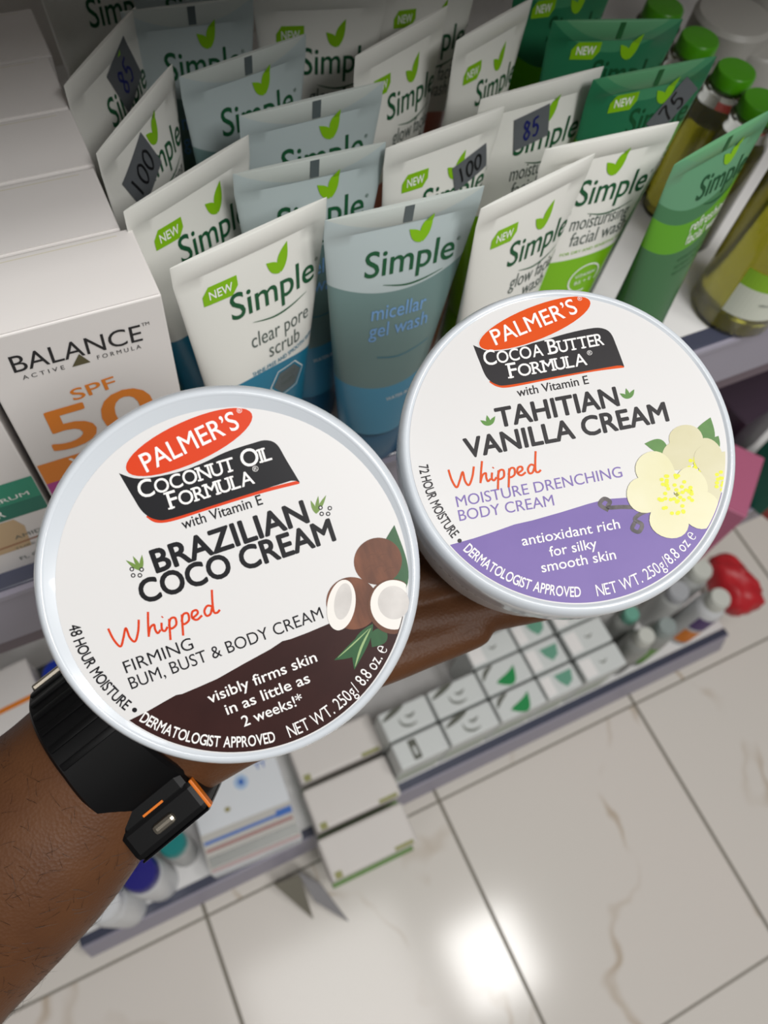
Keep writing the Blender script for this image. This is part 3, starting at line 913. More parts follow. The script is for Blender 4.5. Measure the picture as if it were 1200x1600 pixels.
# ---- coconut jar artwork (unit = label radius)
def make_coco():
    S = .0452
    A = Art(lambda p: (p[0] * S, p[1] * S))
    q = lambda x, y: (x - .015, y + .035)
    banner = catmull([q(-.396, .764), q(-.30, .700), q(-.10, .668), q(.06, .672), q(.20, .690), q(.36, .690), q(.44, .682), q(.490, .640), q(.512, .540), q(.544, .391)], 5) + \
        [q(.526, .408)] + catmull([q(.50, .418), q(.10, .425), q(-.20, .430), q(-.29, .452), q(-.345, .515), q(-.37, .62), q(-.396, .764)], 5)[:-1]
    stripe = [q(.540, .396), q(.30, .414), q(0, .421), q(-.20, .424), q(-.29, .444), q(-.330, .490)]
    brand(A, q(-.352, .765), q(.412, .850), .118, q(-.250, .720), q(.325, .795), .105, banner, stripe,
          (q(-.331, .590), q(.437, .567)), (q(-.194, .482), q(.300, .470)), None, None, P_RED, P_BLK, 'COCONUT OIL', .098)
    A.text('with Vitamin E', q(-.166, .351), q(.305, .342), .058, P_BLK, bold=.010, layer=2)
    A.text('BRAZILIAN', q(-.386, .166), q(.521, .160), .128, P_BLK, bold=.030, layer=2)
    A.text('COCO CREAM', q(-.515, .024), q(.632, .010), .128, P_BLK, bold=.030, layer=2)
    whipped(A, q(-.745, -.165), q(-.125, -.165), .062, P_RED, .0125)
    A.text('FIRMING', q(-.737, -.321), q(-.334, -.316), .070, P_BLK, layer=2)
    A.text('BUM, BUST & BODY CREAM', q(-.740, -.418), q(.420, -.400), .070, P_BLK, layer=2)
    edge = [q(*p) for p in [(-.827, -.591), (-.70, -.568), (-.594, -.548), (-.52, -.535), (-.485, -.541), (-.38, -.535), (-.272, -.527), (-.10, -.496), (.071, -.468), (.15, -.447), (.199, -.452), (.30, -.450), (.406, -.444), (.6, -.43), (.90, -.415)]]
    up = clip_circle(edge, .992)
    a_l = math.degrees(math.atan2(up[0][1], up[0][0])) % 360
    a_r = math.degrees(math.atan2(up[-1][1], up[-1][0])) % 360
    reg = up + arc(.992, a_r, a_l, 50)
    A.poly(reg, P_BRN, 1)
    A.text('visibly firms skin', q(-.357, -.648), q(.303, -.628), .041, P_WHT, bold=.010, layer=3, xh=True)
    A.text('in as little as', q(-.285, -.746), q(.225, -.732), .041, P_WHT, bold=.010, layer=3, xh=True)
    A.text('2 weeks!*', q(-.219, -.846), q(.149, -.836), .041, P_WHT, bold=.010, layer=3, xh=True)
    c = (0, 0)
    A.arc_text('48 HOUR MOISTURE', c, .962, 175.5, 210.2, .062, P_BLK, .016, 3)
    A.ell((.955 * math.cos(R(212.7)) * .97, .955 * math.sin(R(212.7)) * .97), .014, .014, P_BLK, 0, 3)
    A.arc_text('DERMATOLOGIST APPROVED', c, .962, 216.2, 264.5, .062, P_WHT, .016, 3)
    A.arc_text('NET WT. 250g/ 8.8 oz. ℮', c, .966, 269.5, 316.5, .074, P_WHT, .0, 3)
    # coconuts and palm leaves
    A.leaf(q(.93, -.40), q(.985, -.02), .16, PALMG, 2, .12)
    A.ell(q(.826, -.190), .142, .138, HUSK, 0, 3)
    for (x, y) in ((.80, -.14), (.86, -.16), (.82, -.22), (.77, -.2), (.87, -.25)):
        A.stroke([q(x - .03, y - .012), q(x, y), q(x + .03, y - .008)], .004, HUSK2, 4)
    A.leaf(q(.66, -.555), q(.396, -.656), .085, PALMG, 2, .1)
    A.leaf(q(.68, -.53), q(.489, -.752), .085, PALMG, 2, -.08)
    A.leaf(q(.74, -.58), q(.63, -.66), .10, PALMG, 2)
    A.stroke([q(.66, -.55), q(.57, -.64), q(.50, -.735)], .014, PALML, 3, taper=True)
    A.stroke([q(.65, -.55), q(.53, -.605), q(.42, -.65)], .008, PALML, 3, taper=True)
    A.ell(q(.605, -.375), .150, .158, HUSK, 20, 5)
    A.ell(q(.540, -.362), .082, .150, FLESH, -28, 6)
    A.ell(q(.556, -.345), .050, .108, FLESH2, -28, 7)
    A.poly(clip_circle([q(.826 + .152 * math.cos(R(i)), -.474 + .165 * math.sin(R(i))) for i in range(0, 360, 9)], .985), HUSK2, 8)
    A.poly(clip_circle([q(.832 + .138 * math.cos(R(i)), -.465 + .148 * math.sin(R(i))) for i in range(0, 360, 9)], .985), FLESH, 9)
    A.ell(q(.835, -.452), .092, .100, FLESH2, 0, 10)
    # sprigs
    for (x, y, s) in ((-.465, .205, -1), (.604, .190, 1)):
        for k, (dx, dy) in enumerate(((-.035, .085), (.015, .095), (.06, .085))):
            A.leaf(q(x + (.0 if s < 0 else -.03), y), q(x + dx * -s * -1, y + dy), .022, SPRIG, 2)
        for dx, dy in ((0, 0), (.035, -.012), (.005, .036), (.055, .016)):
            A.ell(q(x - .03 + dx + (.03 if s > 0 else -.02), y - .01 + dy), .013, .013, P_BLK, 0, 3, 14)
            A.ell(q(x - .03 + dx + (.03 if s > 0 else -.02), y - .01 + dy), .007, .007, LABEL, 0, 4, 12)
    return A

def make_vanilla():
    S = .0466
    A = Art(lambda p: (p[0] * S, p[1] * S))
    q = lambda x, y: ((x - .038) / 1.07, (y - .06) / 1.07)
    banner = catmull([q(-.484, .845), q(-.40, .805), q(-.20, .795), q(-.02, .812), q(.16, .842), q(.33, .858), q(.42, .850), q(.475, .805), q(.498, .70), q(.520, .552)], 5) + \
        [q(.500, .563)] + catmull([q(.47, .566), q(.10, .548), q(-.28, .528), q(-.375, .545), q(-.432, .605), q(-.46, .72), q(-.484, .845)], 5)[:-1]
    stripe = [q(.518, .556), q(.30, .556), q(0, .540), q(-.28, .522), q(-.365, .536), q(-.412, .575)]
    brand(A, q(-.441, .835), q(.378, 1.060), .112, q(-.330, .823), q(.281, .985), .105, banner, stripe,
          (q(-.427, .685), q(.415, .727)), (q(-.273, .574), q(.270, .599)), None, None, P_OR, P_GRY, 'COCOA BUTTER', .100)
    A.text('with Vitamin E', q(-.243, .437), q(.256, .464), .056, P_GRY, bold=.010, layer=2)
    A.text('TAHITIAN', q(-.410, .242), q(.432, .284), .122, P_GRY, bold=.028, layer=2)
    A.text('VANILLA CREAM', q(-.655, .060), q(.744, .132), .122, P_GRY, bold=.028, layer=2)
    whipped(A, q(-.785, -.132), q(-.180, -.102), .062, P_OR, .0125)
    A.text('MOISTURE DRENCHING', q(-.773, -.262), q(.355, -.210), .068, P_LTX, layer=2)
    A.text('BODY CREAM', q(-.773, -.356), q(-.134, -.338), .068, P_LTX, layer=2)
    edge = [q(*p) for p in [(-.88, -.515), (-.70, -.482), (-.541, -.453), (-.42, -.428), (-.293, -.417), (-.1, -.390), (.090, -.359), (.218, -.344), (.45, -.36), (.7, -.40), (1.06, -.44)]]
    up = clip_circle(edge, .992)
    a_l = math.degrees(math.atan2(up[0][1], up[0][0])) % 360
    a_r = math.degrees(math.atan2(up[-1][1], up[-1][0])) % 360
    A.poly(up + arc(.992, a_r, a_l, 50), P_LIL, 1)
    A.text('antioxidant rich', q(-.391, -.575), q(.268, -.549), .040, P_WHT, bold=.008, layer=3, xh=True)
    A.text('for silky', q(-.223, -.671), q(.093, -.656), .040, P_WHT, bold=.008, layer=3, xh=True)
    A.text('smooth skin', q(-.296, -.765), q(.201, -.745), .040, P_WHT, bold=.008, layer=3, xh=True)
    c = (0, 0)
    A.arc_text('72 HOUR MOISTURE', c, .955, 180.5, 210.8, .058, P_GRY, .014, 3)
    A.ell((.93 * math.cos(R(213.2)), .93 * math.sin(R(213.2))), .013, .013, P_GRY, 0, 3)
    A.arc_text('DERMATOLOGIST APPROVED', c, .955, 216.6, 263.6, .060, P_WHT, .016, 3)
    A.arc_text('NET WT. 250g/8.8 oz ℮', c, .960, 269.6, 314.5, .070, P_WHT, .0, 3)
    # leaves, blossoms, pods
    A.leaf(q(.70, -.085), q(.545, -.005), .09, VLEAF, 2, -.1)
    A.leaf(q(.88, -.10), q(1.03, .115), .13, VLEAF, 2, -.05)
    A.leaf(q(.97, -.12), q(1.055, -.02), .08, VLEAF, 2)
    def petal(c0, ang, l, w, m, layer):
        x, y = c0
        pts = []
        for i in range(28):
            t = 2 * math.pi * i / 28
            X = l * (.52 + .50 * math.cos(t)); Y = w * .5 * math.sin(t) * (.55 + .55 * (X / l) ** .8)
            ca, sa = math.cos(R(ang)), math.sin(R(ang))
            pts.append((x + X * ca - Y * sa, y + X * sa + Y * ca))
        A.poly(clip_circle(pts, .985), m, layer)
    def stam(c0, r, n, layer, sd):
        rnd = random.Random(sd)
        for i in range(n):
            a = rnd.random() * 6.283; d = r * math.sqrt(rnd.random())
            A.poly(clip_circle([(c0[0] + d * math.cos(a) + .014 * math.cos(t), c0[1] + d * math.sin(a) * 1.1 + .012 * math.sin(t)) for t in [k * .785 for k in range(8)]], .985), STAMEN, layer)
    c2 = q(.845, -.185)
    for ang, l, w in ((95, .25, .24), (150, .20, .2), (30, .2, .2)): petal(c2, ang, l, w, PETAL2, 4)
    stam(q(.860, -.200), .055, 14, 5, 3)
    c3 = q(1.01, -.335)
    for ang, l, w in ((110, .25, .20), (60, .2, .18), (180, .2, .18), (250, .22, .2), (300, .2, .2)): petal(c3, ang, l, w, PETAL2, 6)
    stam(q(1.00, -.330), .055, 14, 7, 4)
    A.stroke([q(.215, -.420), q(.165, -.375), q(.20, -.340), q(.235, -.365), q(.215, -.400), q(.30, -.410), q(.40, -.425), q(.52, -.445)], .026, VPOD, 2)
    A.stroke([q(.375, -.520), q(.345, -.565), q(.385, -.590), q(.415, -.545), q(.375, -.505), q(.43, -.470), q(.53, -.455)], .024, VPOD, 3)
    c1 = q(.668, -.370)
    for ang, l, w in ((20, .22, .24), (175, .29, .25), (118, .30, .26), (320, .30, .27), (248, .28, .27)): petal(c1, ang, l, w, PETAL, 8)
    stam(q(.670, -.375), .115, 46, 9, 5)
    A.stroke([q(.68, -.37), q(.69, -.39)], .02, mat('stamen_olive', (150, 150, 40), .4), 10)
    # small leaf sprigs beside the title
    for (x, y) in ((-.470, .262), (.505, .322)):
        for dx, dy in ((-.055, .045), (-.005, .075), (.05, .06)):
            A.leaf(q(x, y), q(x + dx, y + dy), .026, VLEAF, 2)
    return A

def cam_vec(x, y, z):
    return RIGHT * x + DOWN * y + FWD * z
side_angle = 0
# text direction on each lid (to the right and slightly up as seen by the holder)
e1L = cam_vec(math.cos(R(18.5)), -math.sin(R(18.5)), 0)
jar('cream_jar', at_d(362, 903, .2050), cam_vec(.12, .05, -1), e1L, 1, make_coco(), (.0007, -.0016), .0452, None,
    'white tub of coconut body cream with brown and white printed lid')
e1R = cam_vec(math.cos(R(8.3)), -math.sin(R(8.3)), 0)
side_angle = -112
jar('cream_jar', at_d(890, 693, .2310), cam_vec(.02, -.20, -1), e1R, 1, make_vanilla(), (0, 0), .0466, 'TAHITIAN VANILLA',
    'white tub of vanilla body cream with lilac printed lid and flowers')

# =================================================================== ARM AND HAND
SKIN = mat('skin_brown', (90, 58, 36), .46, .22)
add_noise(SKIN, 60, .45, (74, 46, 30), detail=6)
nt, N, L, b = nodes(SKIN)
tc = N.new('ShaderNodeTexCoord'); nz = N.new('ShaderNodeTexVoronoi'); nz.inputs['Scale'].default_value = 900
L.new(tc.outputs['Object'], nz.inputs['Vector'])
bp = N.new('ShaderNodeBump'); bp.inputs['Strength'].default_value = .25; bp.inputs['Distance'].default_value = .0004
L.new(nz.outputs['Distance'], bp.inputs['Height']); L.new(bp.outputs[0], b.inputs['Normal'])
NAIL = mat('fingernail', (150, 104, 80), .3)

def capsule_chain(bm, pts, n=20):
    """tapered limb through points (centre, radius across, radius deep)"""
    cs = [Vector(p[0]) for p in pts]
    # finer sampling
    P = []
    for i in range(len(pts) - 1):
        for k in range(6):
            t = k / 6
            a0 = pts[max(0, i - 1)]; a1 = pts[i]; a2 = pts[i + 1]; a3 = pts[min(len(pts) - 1, i + 2)]
            def cr(f0, f1, f2, f3):
                return 0.5 * ((2 * f1) + (f2 - f0) * t + (2 * f0 - 5 * f1 + 4 * f2 - f3) * t * t + (3 * f1 - f0 - 3 * f2 + f3) * t ** 3)
            P.append((cr(*[Vector(a[0]) for a in (a0, a1, a2, a3)]), a1[1] + (a2[1] - a1[1]) * t, a1[2] + (a2[2] - a1[2]) * t))
    P.append((cs[-1], pts[-1][1], pts[-1][2]))
    rings = []
    m = len(P)
    for i, (c, ra, rb) in enumerate(P):
        d = (P[min(m - 1, i + 1)][0] - P[max(0, i - 1)][0]).normalized()
        deep = (FWD - d * FWD.dot(d)).normalized()
        acr = d.cross(deep).normalized()
        rings.append((c, d, acr, deep, ra, rb))
    c, d, a, e, ra, rb = rings[0]
    head = [(c - d * ra * math.sin(R(k)), d, a, e, ra * math.cos(R(k)), rb * math.cos(R(k))) for k in (75, 50, 25)]
    c, d, a, e, ra, rb = rings[-1]
    tail = [(c + d * ra * math.sin(R(k)), d, a, e, ra * math.cos(R(k)), rb * math.cos(R(k))) for k in (25, 50, 75)]
    rings = head + rings + tail
    vr = []
    for c, d, a, e, ra, rb in rings:
        vr.append([bm.verts.new(c + a * ra * math.cos(2 * math.pi * i / n) + e * rb * math.sin(2 * math.pi * i / n)) for i in range(n)])
    for j in range(len(vr) - 1):
        for i in range(n):
            k = (i + 1) % n
            bm.faces.new((vr[j][i], vr[j][k], vr[j + 1][k], vr[j + 1][i]))
    bm.faces.new(vr[0][::-1]); bm.faces.new(vr[-1])
bm = bmesh.new()
P_ = at_d
# forearm and wrist
capsule_chain(bm, [(P_(-520, 1890, .262), .044, .040), (P_(-300, 1668, .266), .0405, .036), (P_(-100, 1467, .272), .0362, .031), (P_(40, 1326, .276), .0352, .0285), (P_(112, 1243, .279), .0330, .0255), (P_(178, 1155, .281), .0272, .0228), (P_(250, 1075, .284), .0300, .0205)], 40)
# palm: heel, body and the pads at the finger roots
capsule_chain(bm, [(P_(215, 1150, .283), .0300, .0190), (P_(300, 1060, .282), .0390, .0160), (P_(390, 985, .284), .0420, .0140), (P_(450, 940, .287), .0390, .0115)], 32)
capsule_chain(bm, [(P_(270, 1175, .283), .0170, .0165), (P_(360, 1120, .283), .0175, .0150), (P_(450, 1085, .287), .0140, .0115)], 24)      # heel below the little finger
capsule_chain(bm, [(P_(175, 1085, .281), .0160, .0160), (P_(210, 960, .279), .0155, .0150), (P_(235, 850, .276), .0115, .0110), (P_(285, 770, .274), .0095, .0085)], 24)  # thumb
fing = {
    'index': [(P_(430, 880, .287), .0112, .0100), (P_(600, 848, .296), .0100, .0090), (P_(730, 795, .303), .0090, .0080), (P_(812, 760, .304), .0076, .0068)],
    'middle': [(P_(460, 935, .288), .0114, .0102), (P_(635, 912, .299), .0104, .0092), (P_(770, 868, .305), .0094, .0082), (P_(862, 836, .306), .0080, .0070)],
    'ring': [(P_(470, 1000, .288), .0110, .0100), (P_(640, 975, .298), .0098, .0090), (P_(770, 950, .305), .0090, .0084), (P_(852, 938, .306), .0078, .0072)],
    'little': [(P_(450, 1070, .287), .0100, .0092), (P_(575, 1042, .293), .0088, .0082), (P_(672, 1008, .299), .0080, .0074), (P_(742, 984, .301), .0070, .0064)],
}
for k, pts in fing.items():
    capsule_chain(bm, pts, 18)
bmesh.ops.recalc_face_normals(bm, faces=bm.faces[:])
me = bpy.data.meshes.new('person'); bm.to_mesh(me); bm.free()
arm = bpy.data.objects.new('person', me); COL.objects.link(arm)
md = arm.modifiers.new('r', 'REMESH'); md.mode = 'VOXEL'; md.voxel_size = .0014
md = arm.modifiers.new('s', 'SMOOTH'); md.iterations = 6; md.factor = .5
dg = bpy.context.evaluated_depsgraph_get()
me2 = bpy.data.meshes.new_from_object(arm.evaluated_get(dg))
arm.modifiers.clear(); arm.data = me2; me2.name = 'person'
me2.materials.clear(); me2.materials.append(SKIN)
me2.polygons.foreach_set('use_smooth', [True] * len(me2.polygons))
tag(arm, 'dark brown forearm and hand reaching in from lower left, holding both cream jars', 'person')
# arm hair: short fine curved hairs lying along the forearm
HAIR = mat('arm_hair_black', (18, 13, 10), .5)
rnd = random.Random(11)
hv, hf = [], []
vcount = len(me2.vertices)
axis = (P_(175, 1190, .281) - P_(-300, 1668, .266)).normalized()
cand = []
wr = P_(150, 1215, .281)
for vtx in me2.vertices:
    if (vtx.co - wr).dot(axis) < -.004 and vtx.normal.dot(FWD) < .15:
        cand.append(vtx)
for i in range(1500):
    vtx = rnd.choice(cand)
    nrm = vtx.normal; t = (axis * rnd.uniform(-.2, 1) + nrm.cross(axis) * rnd.uniform(-.9, .9)); t = (t - nrm * t.dot(nrm)).normalized()
    l = rnd.uniform(.003, .0075); sd = nrm.cross(t)
    lift = rnd.uniform(.12, .5); cur = rnd.uniform(-.35, .35)
    prev = None
    for k in range(5):
        s_ = k / 4
        c = vtx.co + t * l * s_ + nrm * (l * lift * s_ * (1 - .5 * s_)) + sd * (cur * l * s_ * s_)
        w = .000050 * (1 - .75 * s_)
        o = len(hv)
        hv += [c + sd * w, c - sd * w * .5 + nrm * w * .87, c - sd * w * .5 - nrm * w * .87]
        if prev is not None:
            for a, b2 in ((0, 1), (1, 2), (2, 0)):
                hf.append([prev + a, prev + b2, o + b2, o + a])
        prev = o
mb = MB(); mb.add(hv, hf, HAIR); o = mb.build('arm_hair', arm)
o['kind'] = 'stuff'

# =================================================================== WATCH
W_BLK = mat('watch_black', (9, 9, 10), .45, .25)
W_GL = mat('watch_screen_glass', (8, 8, 10), .08, .5)
W_OR = mat('watch_orange', (214, 112, 20), .45)
W_ST = mat('watch_steel', (168, 160, 146), .28, metal=.9)
wc = P_(182, 1148, .281)
ax = (P_(268, 1083, .284) - P_(88, 1227, .279)).normalized()      # along the wrist towards the hand
deep = (FWD - ax * FWD.dot(ax)).normalized()
acr = ax.cross(deep).normalized()
if acr.dot(RIGHT) < 0: acr = -acr        # towards the lower right: the back of the wrist
W = bpy.data.objects.new('wrist_watch', None); COL.objects.link(W)
MW = Matrix((acr, ax, acr.cross(ax))).transposed().to_4x4()   # x: out of the wrist back, y: to the hand
W.matrix_world = Matrix.Translation(wc) @ MW
sgn = 1 if (acr.cross(ax)).dot(FWD) < 0 else -1               # +z*sgn faces the viewer
p = MB()
n = 72; V_, F_ = [], []
ra, rb = .0272, .0232
for i in range(n):
    t = 2 * math.pi * i / n
    hw = .0130 + .0020 * max(0, math.cos(t))
    for (y, dr) in ((-hw, 0), (hw, 0), (hw, .0018), (hw - .0012, .0030), (-hw + .0012, .0030), (-hw, .0018)):
        V_.append(((ra + dr) * math.cos(t), y, (rb + dr) * math.sin(t)))
for i in range(n):
    k = (i + 1) % n
    for j in range(6):
        l = (j + 1) % 6
        F_.append([i * 6 + j, i * 6 + l, k * 6 + l, k * 6 + j])
p.add(V_, F_, W_BLK, True)
for k in range(9):      # ribs across the strap
    t = R(95 + k * 13) * sgn
    M_ = Matrix.Translation(((ra + .0030) * math.cos(t), 0, (rb + .0030) * math.sin(t))) @ Matrix.Rotation(-t, 4, 'Y')
    p.box((-.0006, -.0112, -.0012), (.0007, .0112, .0012), W_BLK, M_, bev=.0003)
p.build('strap', W, auto=30)
p = MB()
p.box((.0262, -.0150, -.0172), (.0385, .0150, .0172), W_BLK, bev=.0025)
for s_ in (-1, 1):
    p.box((.0100, -.0140, min(0, s_ * .0170)), (.0300, .0140, max(0, s_ * .0170)), W_BLK, bev=.003)
p.build('case', W)
p = MB(); p.box((.0383, -.0138, -.0160), (.0391, .0138, .0160), W_GL, bev=.0003); p.build('screen', W)
p = MB(); p.box((.0310, -.0042, sgn * .0176 - .0014), (.0346, .0042, sgn * .0176 + .0014), W_ST, bev=.0013)
o = p.build('button', W); o['label'] = 'steel side button'
p = MB()
p.box((.0262, -.0040, sgn * .0172 - .0004), (.0270, .0040, sgn * .0172 + .0004), W_OR)
p.box((.0205, -.0034, sgn * .0169 - .0004), (.0213, .0034, sgn * .0169 + .0004), W_OR)
p.box((.0270, .0140, sgn * .0150 - .0018), (.0384, .0152, sgn * .0150 + .0018), W_OR, bev=.0003)
o = p.build('accent_trim', W); o['label'] = 'orange accent lines on the watch case'
p = MB()
p.box((-.0318, -.0110, sgn * .0010 - .004), (-.0292, .0110, sgn * .0010 + .004), W_ST, bev=.0008)
o = p.build('buckle', W); o['label'] = 'steel strap buckle'
tag(W, 'black sports watch with orange accents and steel button on the wrist', 'watch')

# =================================================================== LOWEST SHELF
SOAPW = mat('soap_box_white', (214, 218, 216), .45)
SWG = mat('swoosh_grey', (112, 116, 108), .5)
SWD = mat('dark_mark', (92, 94, 84), .5)
GLEAF = mat('deep_green_leaf', (22, 140, 72), .5)
GSAGE = mat('sage_green', (104, 160, 136), .5)
PALE = mat('pale_side_green', (190, 200, 184), .5)
def small_box(x0, x1, y0, y1, h, kind, label, rz=0.0):
    r = empty('boxed_cream', ((x0 + x1) / 2, (y0 + y1) / 2, .09), rz)
    w, d = x1 - x0 - .002, y1 - y0 - .002
    p = MB()
    p.box((-w / 2, -d / 2, 0), (w / 2, d / 2, h), SOAPW, bev=.003)
    A = Art()
    if kind in ('swoosh', 'swoosh_mark'):
        A.stroke([(-.012, .004), (-.010, -.006), (.000, -.011), (.012, -.010)], .0040, SWG, 2, taper=True)
        A.stroke([(-.002, .004), (.005, .001), (.014, .004)], .0042, SWG, 2, taper=True)
        if kind == 'swoosh_mark':
            A.stroke([(-w * .46, d * .20), (-w * .2, d * .36), (.002, d * .46)], .0080, SWD, 3, taper=True)
    elif kind == 'window':
        A.poly([(-.015, -.014), (-.003, -.014), (-.003, .014), (-.015, .014)], SWD, 2)
        A.poly([(-.011, -.008), (-.007, -.008), (-.007, .004), (-.011, .004)], SOAPW, 3)
    elif kind == 'leaf':
        A.leaf((-.018, -.008), (.018, .007), .018, GLEAF, 2, -.25)
        A.stroke([(-w * .46, d * .05), (-w * .34, d * .30), (-w * .16, d * .44)], .0065, SWD, 3, taper=True)
    elif kind == 'sage':
        A.poly([(-.006, .010), (.024, .010), (.018, -.006), (.006, -.012), (-.002, -.002)], GSAGE, 2)
        A.poly([(-w * .48, -d * .40), (-w * .22, -d * .40), (-w * .22, d * .34), (-w * .48, d * .34)], P_WHT, 2)
    elif kind == 'plain':
        A.stroke([(-.004, .002), (.002, -.002), (.010, .001)], .0030, SWG, 2, taper=True)
        A.poly([(-w * .48, -d * .40), (-w * .20, -d * .40), (-w * .20, d * .34), (-w * .48, d * .34)], P_WHT, 2)
    A.emit(p, lambda x, y, l: Vector((x, y, h + l)), eps=.0001)
    A = Art()
    A.poly([(-w / 2 + .004, h * .15), (w / 2 - .004, h * .15), (w / 2 - .004, h * .55), (-w / 2 + .004, h * .62)], PALE, 1)
    A.emit(p, lambda x, z, l: Vector((x, -d / 2 - l, z)), eps=.0001)
    p.build('box_body', r)
    tag(r, label, 'box', 'small white boxes on the lowest shelf')
xs = [(.2120, .2890), (.2905, .3705), (.3720, .4500), (.4515, .5130), (.5190, .5930)]
rows = [(.1170, .1560), (.1575, .2010)]
desc = {(0, 0): ('window', 'white box with a dark window mark, front row beside the cartons'), (0, 1): ('swoosh_mark', 'white box with grey swoosh behind the dark window mark box'),
        (1, 0): ('swoosh_mark', 'white box with grey swoosh and dark stripe, second in the front row'), (1, 1): ('swoosh_mark', 'white box with grey swoosh and dark smudge, second in the back row'),
        (2, 0): ('leaf', 'white box with a deep green leaf, front row'), (2, 1): ('leaf', 'white box with a deep green leaf, back row under the fingers'),
        (3, 0): ('sage', 'white box with sage green patch, front row'), (3, 1): ('sage', 'white box with sage green patch, back row'),
        (4, 0): ('plain', 'plain white box with a tiny grey mark, front row near the bottles'), (4, 1): ('plain', 'plain white box with a tiny grey mark, back row below the vanilla jar')}
for (i, j), (kd, lb) in desc.items():
    small_box(xs[i][0], xs[i][1], rows[j][0], rows[j][1], .128, kd, lb)
for i in (2, 3, 4):
    small_box(xs[i][0], xs[i][1], .2025, .2420, .128, 'sage' if i == 3 else 'plain', ('plain white box third from the front beside the leaf boxes', 'sage patched white box third from the front', 'plain white box third from the front near the bottles')[i - 2])

# cartons hanging over the shelf edge
CW = mat('carton_white', (218, 213, 208), .5)
CG = mat('carton_green', (96, 132, 66), .5)
COL_ = mat('carton_olive', (150, 150, 92), .5)
def tray_carton(x0, x1, y0, y1, label, rz):
    r = empty('soap_carton', ((x0 + x1) / 2, (y0 + y1) / 2, .0902), R(rz))
    w, d, h = x1 - x0, y1 - y0, .070
    p = MB(); p.box((-w / 2, -d / 2, .010), (w / 2, d / 2, h), CW, bev=.004); p.build('carton_body', r)
    p = MB(); p.box((-w / 2 + .002, -d / 2 - .006, 0), (w / 2 - .001, d / 2 - .003, .012), CG, bev=.001); o = p.build('base_tray', r); o['label'] = 'green carton base'
    p = MB()
    p.box((-w / 2 + .026, -d / 2 + .006, h - .0005), (w / 2 - .016, d / 2 - .004, h + .0006), CW)
    p.box((w / 2 - .034, -d / 2 + .001, h - .001), (w / 2 - .006, -d / 2 + .006, h + .0004), COL_)
    p.box((-w / 2 + .006, -d / 2 + .001, h - .001), (-w / 2 + .016, -d / 2 + .010, h + .0004), COL_)
    p.build('lid_flap', r)
    tag(r, label, 'box', 'white cartons hanging over the shelf edge')
tray_carton(.0760, .2040, .0310, .0880, 'white carton with green base jutting furthest over the floor, frontmost of three', -1.0)
tray_carton(.0820, .2100, .0960, .1560, 'white carton in the middle of the three jutting out below the coconut jar', -1.0)
tray_carton(.0860, .2140, .1640, .2200, 'white carton rearmost of three, partly behind the coconut jar rim', -1.0)

# flat white and blue pack
r = empty('flat_pack', (-.0010, .104, .0902), R(-3))
p = MB(); p.box((-.066, 0, 0), (.062, .150, .068), mat('flat_pack_white', (226, 230, 234), .35), bev=.002)
A = Art()
BL = mat('pack_blue', (60, 110, 190), .5)
SIL = mat('pack_silver', (190, 192, 188), .25, metal=.6)
A.ell((.006, .100), .0100, .0100, mat('pack_pale_blue', (170, 196, 226), .5), 0, 1); A.ell((.006, .100), .004, .0045, BL, 0, 2)
A.text('TT', (.030, .108), (.046, .108), .008, BL, bold=.02, layer=1)
A.ell((-.022, .072), .004, .003, mat('pack_olive', (140, 130, 40), .5), 0, 1)
A.poly([(-.066, .001), (.061, .001), (.061, .052), (-.066, .052)], mat('pack_grey_band', (196, 194, 188), .45), 1)
A.poly([(-.064, .038), (.040, .038), (.040, .042), (-.064, .042)], BL, 2)
A.poly([(.038, .037), (.060, .037), (.060, .046), (.038, .046)], BL, 3)
A.poly([(-.064, .028), (.058, .028), (.058, .032), (-.064, .032)], mat('pack_red', (168, 120, 116), .5), 2)
A.poly([(-.064, .008), (.060, .008), (.060, .022), (-.064, .022)], SIL, 2)
A.poly([(-.064, .002), (.060, .002), (.060, .006), (-.064, .006)], mat('pack_rose', (186, 160, 160), .5), 2)
A.emit(p, lambda x, y, l: Vector((x, y, .068 + l)), eps=.0001)
p.build('pack_body', r)
tag(r, 'flat white pack with blue marks and striped front on the lowest shelf', 'box')

def lidded(name, u, v, zt, rad, cap_m, body_m, label, cap_rad=None, cat='bottle', group='bottles on the lowest shelf', h0=.09, cap_h=.16, bands=()):
    q = at_z(u, v, zt); h = zt - h0; cr_ = cap_rad or rad * .8
    r = empty(name, (q.x, q.y, h0))
    k = 1 - cap_h
    p = MB(); p.lathe([(rad * .9, 0), (rad, .003), (rad, h * (k - .12)), (rad * .93, h * (k - .05)), (cr_ * 1.05, h * k), (cr_ * .9, h * (k + .02))], body_m, 40); p.build('bottle_body', r)
    p = MB(); p.lathe([(cr_, h * (k + .01)), (cr_ * 1.02, h * (k + .03)), (cr_, h * .97), (cr_ * .88, h), (.0001, h * 1.001)], cap_m, 40, cap1=False); p.build('cap', r)
    if bands:
        p = MB()
        for z0, z1, m in bands:
            vv, ff = [], []
            for i in range(21):
                a = R(200 + 150 * i / 20)
                vv += [((rad + .0003) * math.cos(a), (rad + .0003) * math.sin(a), h * z0), ((rad + .0003) * math.cos(a), (rad + .0003) * math.sin(a), h * z1)]
            for i in range(20): ff.append([2 * i, 2 * i + 2, 2 * i + 3, 2 * i + 1])
            p.add(vv, ff, m)
        p.build('label', r)
    tag(r, label, cat, group)
    return r
BW_ = mat('bottle_white', (214, 216, 218), .35)
BG_ = mat('bottle_grey_white', (186, 188, 186), .4)
lidded('lotion_bottle', 216, 1363, .270, .0260, mat('navy_cap', (26, 22, 120), .35), BW_, 'white bottle with a navy blue cap beside the forearm', .0220)
